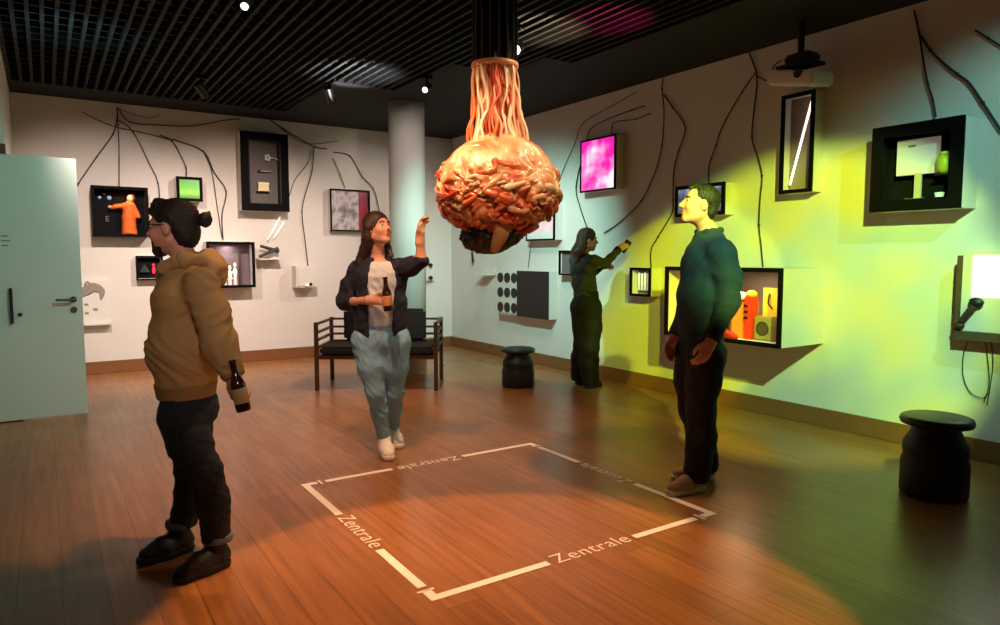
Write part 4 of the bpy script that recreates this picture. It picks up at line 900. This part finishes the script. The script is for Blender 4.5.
def man_sweater():
    root = thing('person', 'man in a dark green sweater and black trousers looking up at the brain', 'person', FL(692, 490))
    f = cam_dir(-1, -.25); s = f.cross(UP).normalized(); J = dict(f=f, hf=cam_dir(-1, -.02, .2), girth=1.08)
    J['pel'] = W(700, 345, 4.08); J['waist'] = W(704, 300, 4.08); J['chest'] = W(709, 262, 4.08); J['nb'] = W(709, 228, 4.08)
    J['shR'] = W(701, 250, 4.26); J['shL'] = W(722, 252, 3.9)
    J['elL'] = W(729, 302, 3.86); J['wrL'] = W(711, 342, 3.76); J['elR'] = W(690, 300, 4.26); J['wrR'] = W(674, 338, 4.16)
    J['hc'] = W(699, 205, 4.06)
    J['knL'] = W(701, 410, 4.02); J['knR'] = W(693, 410, 4.2)
    mu, ms = mat('shoe_beige', 'ad9672', .75, noise_amt=.1), mat('sole_cream', 'd0c4a8', .7)
    J['anL'] = shoe(root, FL(703, 489), FL(656, 499), mu, ms, L=.29); J['anR'] = shoe(root, FL(714, 479), FL(668, 481), mu, ms, L=.29)
    S = body_sdf(J); add_head(S, J['hc'], J['hf'])
    add_hand(S, J['wrL'], W(699, 366, 3.74)-J['wrL'], cam_dir(-.3, .9), cam_dir(-1, -.2, 0), curl=.4)
    add_hand(S, J['wrR'], W(666, 360, 4.14)-J['wrR'], cam_dir(.3, -.9), cam_dir(-1, 0, 0), curl=.45)
    skin = mat('skin_fair', 'd69c86')
    body = sdf_obj('body', S, .0055, skin, root, smooth_it=1)
    face_parts(root, body, J['hc'], J['hf'])
    T = top_sdf(J, [.122, .142, .142, .088], (.072,), wide=1.3, hem=J['pel'] + UP*.05)
    T.chain([J['shL'], J['shL'].lerp(J['elL'], .5) + R_*.02, J['elL'], J['wrL']], [.074, .07, .06, .042], k=.035)
    T.chain([J['shR'], J['elR'], J['wrR']], [.072, .06, .042], k=.03)
    T.cut(J['pel'] - UP*.005, -UP, .23)
    for q in 'LR':
        e = (J['wr'+q]-J['el'+q]).normalized(); T.cut(J['wr'+q] - e*.004, e, .055)
    sw = sdf_obj('sweater', T, .008, mat('sweater_dark', '182c3a', .9, bump=.3, bscale=350), root, folds=.0032, fscale=.55, seed=33)
    K = SDF(.02); c = J['nb']; q_ = c + f*.0 - UP*.022; K.chain([q_ + f*.07 - UP*.015, q_ + f*.045 + s*.055, q_ + s*.07, q_ - f*.045 + s*.055 + UP*.008, q_ - f*.068 + UP*.012, q_ - f*.045 - s*.055 + UP*.008, q_ - s*.07, q_ + f*.045 - s*.055, q_ + f*.07 - UP*.015], [.014]*9)
    sdf_obj('collar', K, .006, mat('sweater_dark', '182c3a'), sw)
    T = trouser_sdf(J['pel'], f, (J['knR'], J['knL']), (J['anR'], J['anL']), r=(.11, .083, .082), hemz=.055, ps=.12, wide=1.3)
    sdf_obj('trousers', T, .008, mat('trousers_black', '0a0c10', .8, bump=.2), root, folds=.0028, fscale=.8, seed=32)
    hf, hu, hs = head_frame(J['hf']); P = lambda a, b, c: J['hc'] + hs*a + hf*b + hu*c; ax = (hs, hf, hu)
    hm = mat('hair_black', '17120e', .6, bump=.6, bscale=120)
    H = SDF(.018); H.ell(P(0, -.026, .044), (.082, .094, .082), ax); H.ell(P(0, -.068, -.01), (.066, .045, .075), ax)
    H.cone(P(.02, .04, .104), P(.01, .07, .09), .022, .012, n=hs, sc=2.2)
    H.ell(P(0, .1, -.03), (.09, .07, .105), ax, sub=True)
    for g in (-1, 1): H.ell(P(g*.086, -.002, -.014), (.03, .024, .034), ax, sub=True)
    hair_obj(root, H, m=hm, folds=.0016, fs=2.2)

def woman_far():
    root = thing('person', 'woman in an olive top and wide black trousers reaching out by the far right wall', 'person', FL(586, 387))
    d0 = 7.15; f = cam_dir(.8, .55); s = f.cross(UP).normalized(); J = dict(f=f, hf=cam_dir(.85, .1, -.05), girth=.92, nk=.85)
    J['pel'] = W(586, 303, d0); J['waist'] = W(584, 284, d0); J['chest'] = W(583, 268, d0); J['nb'] = W(584, 253, d0)
    J['shR'] = W(594, 262, d0-.12); J['shL'] = W(575, 262, d0+.1); J['elR'] = W(605, 264, d0-.1); J['wrR'] = W(618, 250, d0+.0)
    J['elL'] = W(588, 276, d0+.3); J['wrL'] = W(600, 268, d0+.3); J['hc'] = W(588, 240, d0)
    J['shR'], J['shL'] = J['nb'] + s*.15 - UP*.075, J['nb'] - s*.15 - UP*.075
    J['knR'] = W(590, 347, d0-.08); J['knL'] = W(583, 345, d0+.06)
    mu, ms = mat('shoe_black', '17181c'), mat('sole_black', '0d0d0e')
    J['anR'] = shoe(root, FL(587, 389), FL(603, 385), mu, ms, L=.26, h=.008); J['anL'] = shoe(root, FL(577, 385), FL(592, 381), mu, ms, L=.26, h=.008)
    S = body_sdf(J); add_head(S, J['hc'], J['hf'], sc=.96)
    add_hand(S, J['wrR'], cam_dir(.8, .1, .5), cam_dir(0, .6, -.5), UP, curl=.5)
    add_hand(S, J['wrL'], cam_dir(.8, .3, .2), cam_dir(0, -.5, -.5), UP, curl=.5)
    body = sdf_obj('body', S, .0065, mat('skin_pale', 'd09880'), root, smooth_it=1)
    face_parts(root, body, J['hc'], J['hf'], lip='a8504a', sc=.96)
    T = top_sdf(J, [.108, .1, .108, .075], (.056,), wide=1.4, hem=J['pel'] + UP*.06)
    T.chain([J['shR'], J['elR'], J['wrR']], [.056, .05, .04], k=.03); T.chain([J['shL'], J['elL'], J['wrL']], [.056, .05, .04], k=.03)
    T.cut(J['pel'] + UP*.03, -UP, .2)
    e = (J['wrR']-J['elR']).normalized(); T.cut(J['wrR'] - e*.01, e, .06)
    sdf_obj('long_sleeved_top', T, .009, mat('top_olive', '34362e', .85), root, folds=.005, fscale=.8, seed=41)
    T = trouser_sdf(J['pel'], f, (J['knR'], J['knL']), (J['anR'], J['anL']), r=(.11, .095, .1), hemz=.04, ps=.115, wide=1.45)
    sdf_obj('trousers', T, .01, mat('trousers_black', '0a0c10'), root, folds=.0028, fscale=.8, seed=42)
    hf, hu, hs = head_frame(J['hf']); P = lambda a, b, c: J['hc'] + (hs*a + hf*b + hu*c)*.96; ax = (hs, hf, hu)
    hm = mat('hair_light_brown', '4a3420', .5, bump=.6, bscale=110)
    H = SDF(.025); H.ell(P(0, -.02, .042), (.088, .1, .09), ax); H.ell(P(0, -.065, -.03), (.08, .06, .1), ax)
    H.chain([P(0, -.07, -.04), J['nb'] - f*.085 + UP*.02, J['nb'] - f*.1 - UP*.1], [.055, .06, .025], n=s, sc=1.3)
    H.ell(P(0, .115, -.03), (.085, .085, .1), ax, sub=True)
    hair_obj(root, H, m=hm, h=.008, folds=.0024, fs=1.6)
    w = bmesh.new(); c = J['wrR'] - e*.0; cyl(w, c - e*.03, c + e*.012, .043, .043, 16)
    wobj('wrist_band', w, mat('band_dark', '101010', .5), root)
    # phone in her hand
    q = J['wrR'] + cam_dir(.8, .1, .5)*.095 + cam_dir(0, .6, -.5)*.02
    ph = thing('phone', 'small dark phone held out by the woman in the olive top', 'phone', q); ph.rotation_euler = (0, math.radians(35), -YAW)
    obj('phone_body', B(-.035, .035, -.004, .004, -.07, .07), mat('phone_dark', '18181a', .25), ph, bevel=.003)
    obj('camera_bump', B(-.03, -.01, -.007, -.004, .04, .062), mat('phone_lens', '060608', .1), ph, bevel=.001)
man_hoodie(); woman_cardigan(); man_sweater(); woman_far()
# ------------------------------------------------------------------ light
def spot(name, loc, aim, col, power, angle, blend=.4, size=.04, gobo=None, gs=6.0, ramp=None):
    l = bpy.data.lights.new(name, 'SPOT'); l.energy = power; l.color = lin(col)[:3]; l.spot_size = math.radians(angle); l.spot_blend = blend; l.shadow_soft_size = size
    o = bpy.data.objects.new(name, l); COL.objects.link(o); o.location = loc
    o.rotation_euler = (Vector(aim)-Vector(loc)).to_track_quat('-Z', 'Y').to_euler()
    if gobo is not None:                          # a projector: its picture comes from a node texture
        l.use_nodes = True; nt = l.node_tree; em = nt.nodes['Emission']
        tc = nt.nodes.new('ShaderNodeTexCoord'); n = nt.nodes.new('ShaderNodeTexNoise'); n.inputs['Scale'].default_value = gs; n.inputs['Detail'].default_value = 2
        mp = nt.nodes.new('ShaderNodeMapping'); mp.inputs['Location'].default_value = gobo
        nt.links.new(tc.outputs['Normal'], mp.inputs['Vector']); nt.links.new(mp.outputs[0], n.inputs['Vector'])
        cr = nt.nodes.new('ShaderNodeValToRGB'); e = cr.color_ramp.elements; e[0].position, e[0].color = ramp[0][0], ramp[0][1]+(1,); e[1].position, e[1].color = ramp[-1][0], ramp[-1][1]+(1,)
        for q, c in ramp[1:-1]: kk = e.new(q); kk.color = c+(1,)
        nt.links.new(n.outputs['Fac'], cr.inputs[0]); nt.links.new(cr.outputs[0], em.inputs['Color'])
    return o
exec_lights = True
spot('washer_left', (.6, 6.5, 3.12), (.7, 9.5, .8), 'ffe8dc', 390, 74, .9, .06)
spot('washer_mid', (2.2, 6.5, 3.12), (2.1, 9.5, .8), 'ffe4d4', 430, 74, .9, .06)
spot('washer_right', (4.7, 7.3, 3.12), (3.8, 9.5, 1.1), 'ffeae0', 140, 84, .9, .05)
spot('washer_door', (1.3, 4.4, 3.12), (-.1, 7.1, 1.2), 'b8f4e0', 165, 58, .8, .06)
spot('projector_teal', (2.8, 4.9, 3.1), (5.33, 7.7, .8), 'acf0e2', 620, 62, .8, .04)
spot('projector_corner', (3.9, 5.8, 3.12), (5.33, 7.8, .3), 'ffe8e0', 110, 72, .9, .05)
spot('projector_lime', (1.5, .2, 3.1), (5.33, 3.65, .72), 'ffffff', 1650, 34, .35, .03, gobo=(1.3, .2, .5), gs=5.5, ramp=[(.40, (.28, .62, .30)), (.5, (.50, .95, .20)), (.64, (.8, 1, .03))])
spot('projector_yellow', (1.3, .9, 3.1), (5.33, 4.85, .8), 'e0f000', 700, 20, .15, .03)
spot('projector_cyan', (3.6, .5, 3.1), (5.33, 1.75, 1.75), 'a0f4e8', 150, 62, .7, .03)
spot('pool_near', (1.45, 2.2, 3.18), (1.45, 2.2, 0), 'ffb880', 420, 48, .12, .03)
spot('pool_far', (1.1, 3.2, 3.18), (1.9, 4.2, 0), 'ffc090', 300, 80, .7, .05)
spot('pool_right', (3.4, 4.3, 3.18), (2.4, 3.6, 0), 'ffc090', 130, 54, .8, .05)
spot('brain_key', (1.1, 1.2, 3.1), (2.14, 3.28, 1.9), 'ffe0b8', 230, 22, .5, .06)
spot('brain_top', (3.0, 2.6, 3.12), (2.14, 3.28, 1.95), 'ffd8a8', 100, 36, .5, .06)
spot('front_fill', (-.1, -1.2, 2.9), (.75, 3.5, 1.55), 'ffe6da', 260, 30, 1, .2)
spot('column_fill', (3.0, 5.2, 2.95), (3.67, 7.5, 2.3), 'f0e2d8', 130, 44, .8, .05)  # added spot with no fixture of its own, lifts the dark column
spot('floor_back', (3.0, 5.9, 3.18), (2.0, 6.4, 0), 'ffd8c4', 290, 95, 1, .1)
for nm, px_, py_, col_, pw_, an_ in (('added_uplight_magenta', 606, 22, 'ff2a80', 200, 62), ('added_uplight_white', 535, 32, 'ffe0b0', 260, 70), ('added_uplight_far', 352, 75, 'ffffff', 260, 80), ('added_uplight_blue', 70, 35, '70c0d0', 45, 90)):  # unseen lamps added below the lattice to tint and brighten patches of slats
    q = FL(px_, py_, CZ); spot(nm, (q.x, q.y, CZ - .7), q, col_, pw_, an_, .6, .03)
wd_ = bpy.data.worlds.new('w'); SC.world = wd_; wd_.use_nodes = True; wd_.node_tree.nodes['Background'].inputs[0].default_value = (.01, .01, .012, 1); wd_.node_tree.nodes['Background'].inputs[1].default_value = .3
# ------------------------------------------------------------------ camera
cd = bpy.data.cameras.new('camera'); cam = bpy.data.objects.new('camera', cd); COL.objects.link(cam)
cam.location = (0, 0, CH); cam.rotation_euler = (PI/2 - PITCH, 0, -YAW); cd.sensor_width = 36; cd.lens = 36*FOC/1000; cd.clip_start = .05
SC.camera = cam
vs = SC.view_settings; vs.view_transform = 'Standard'; vs.look = 'None'; vs.gamma = 1; vs.use_curve_mapping = False; vs.exposure = 0.0
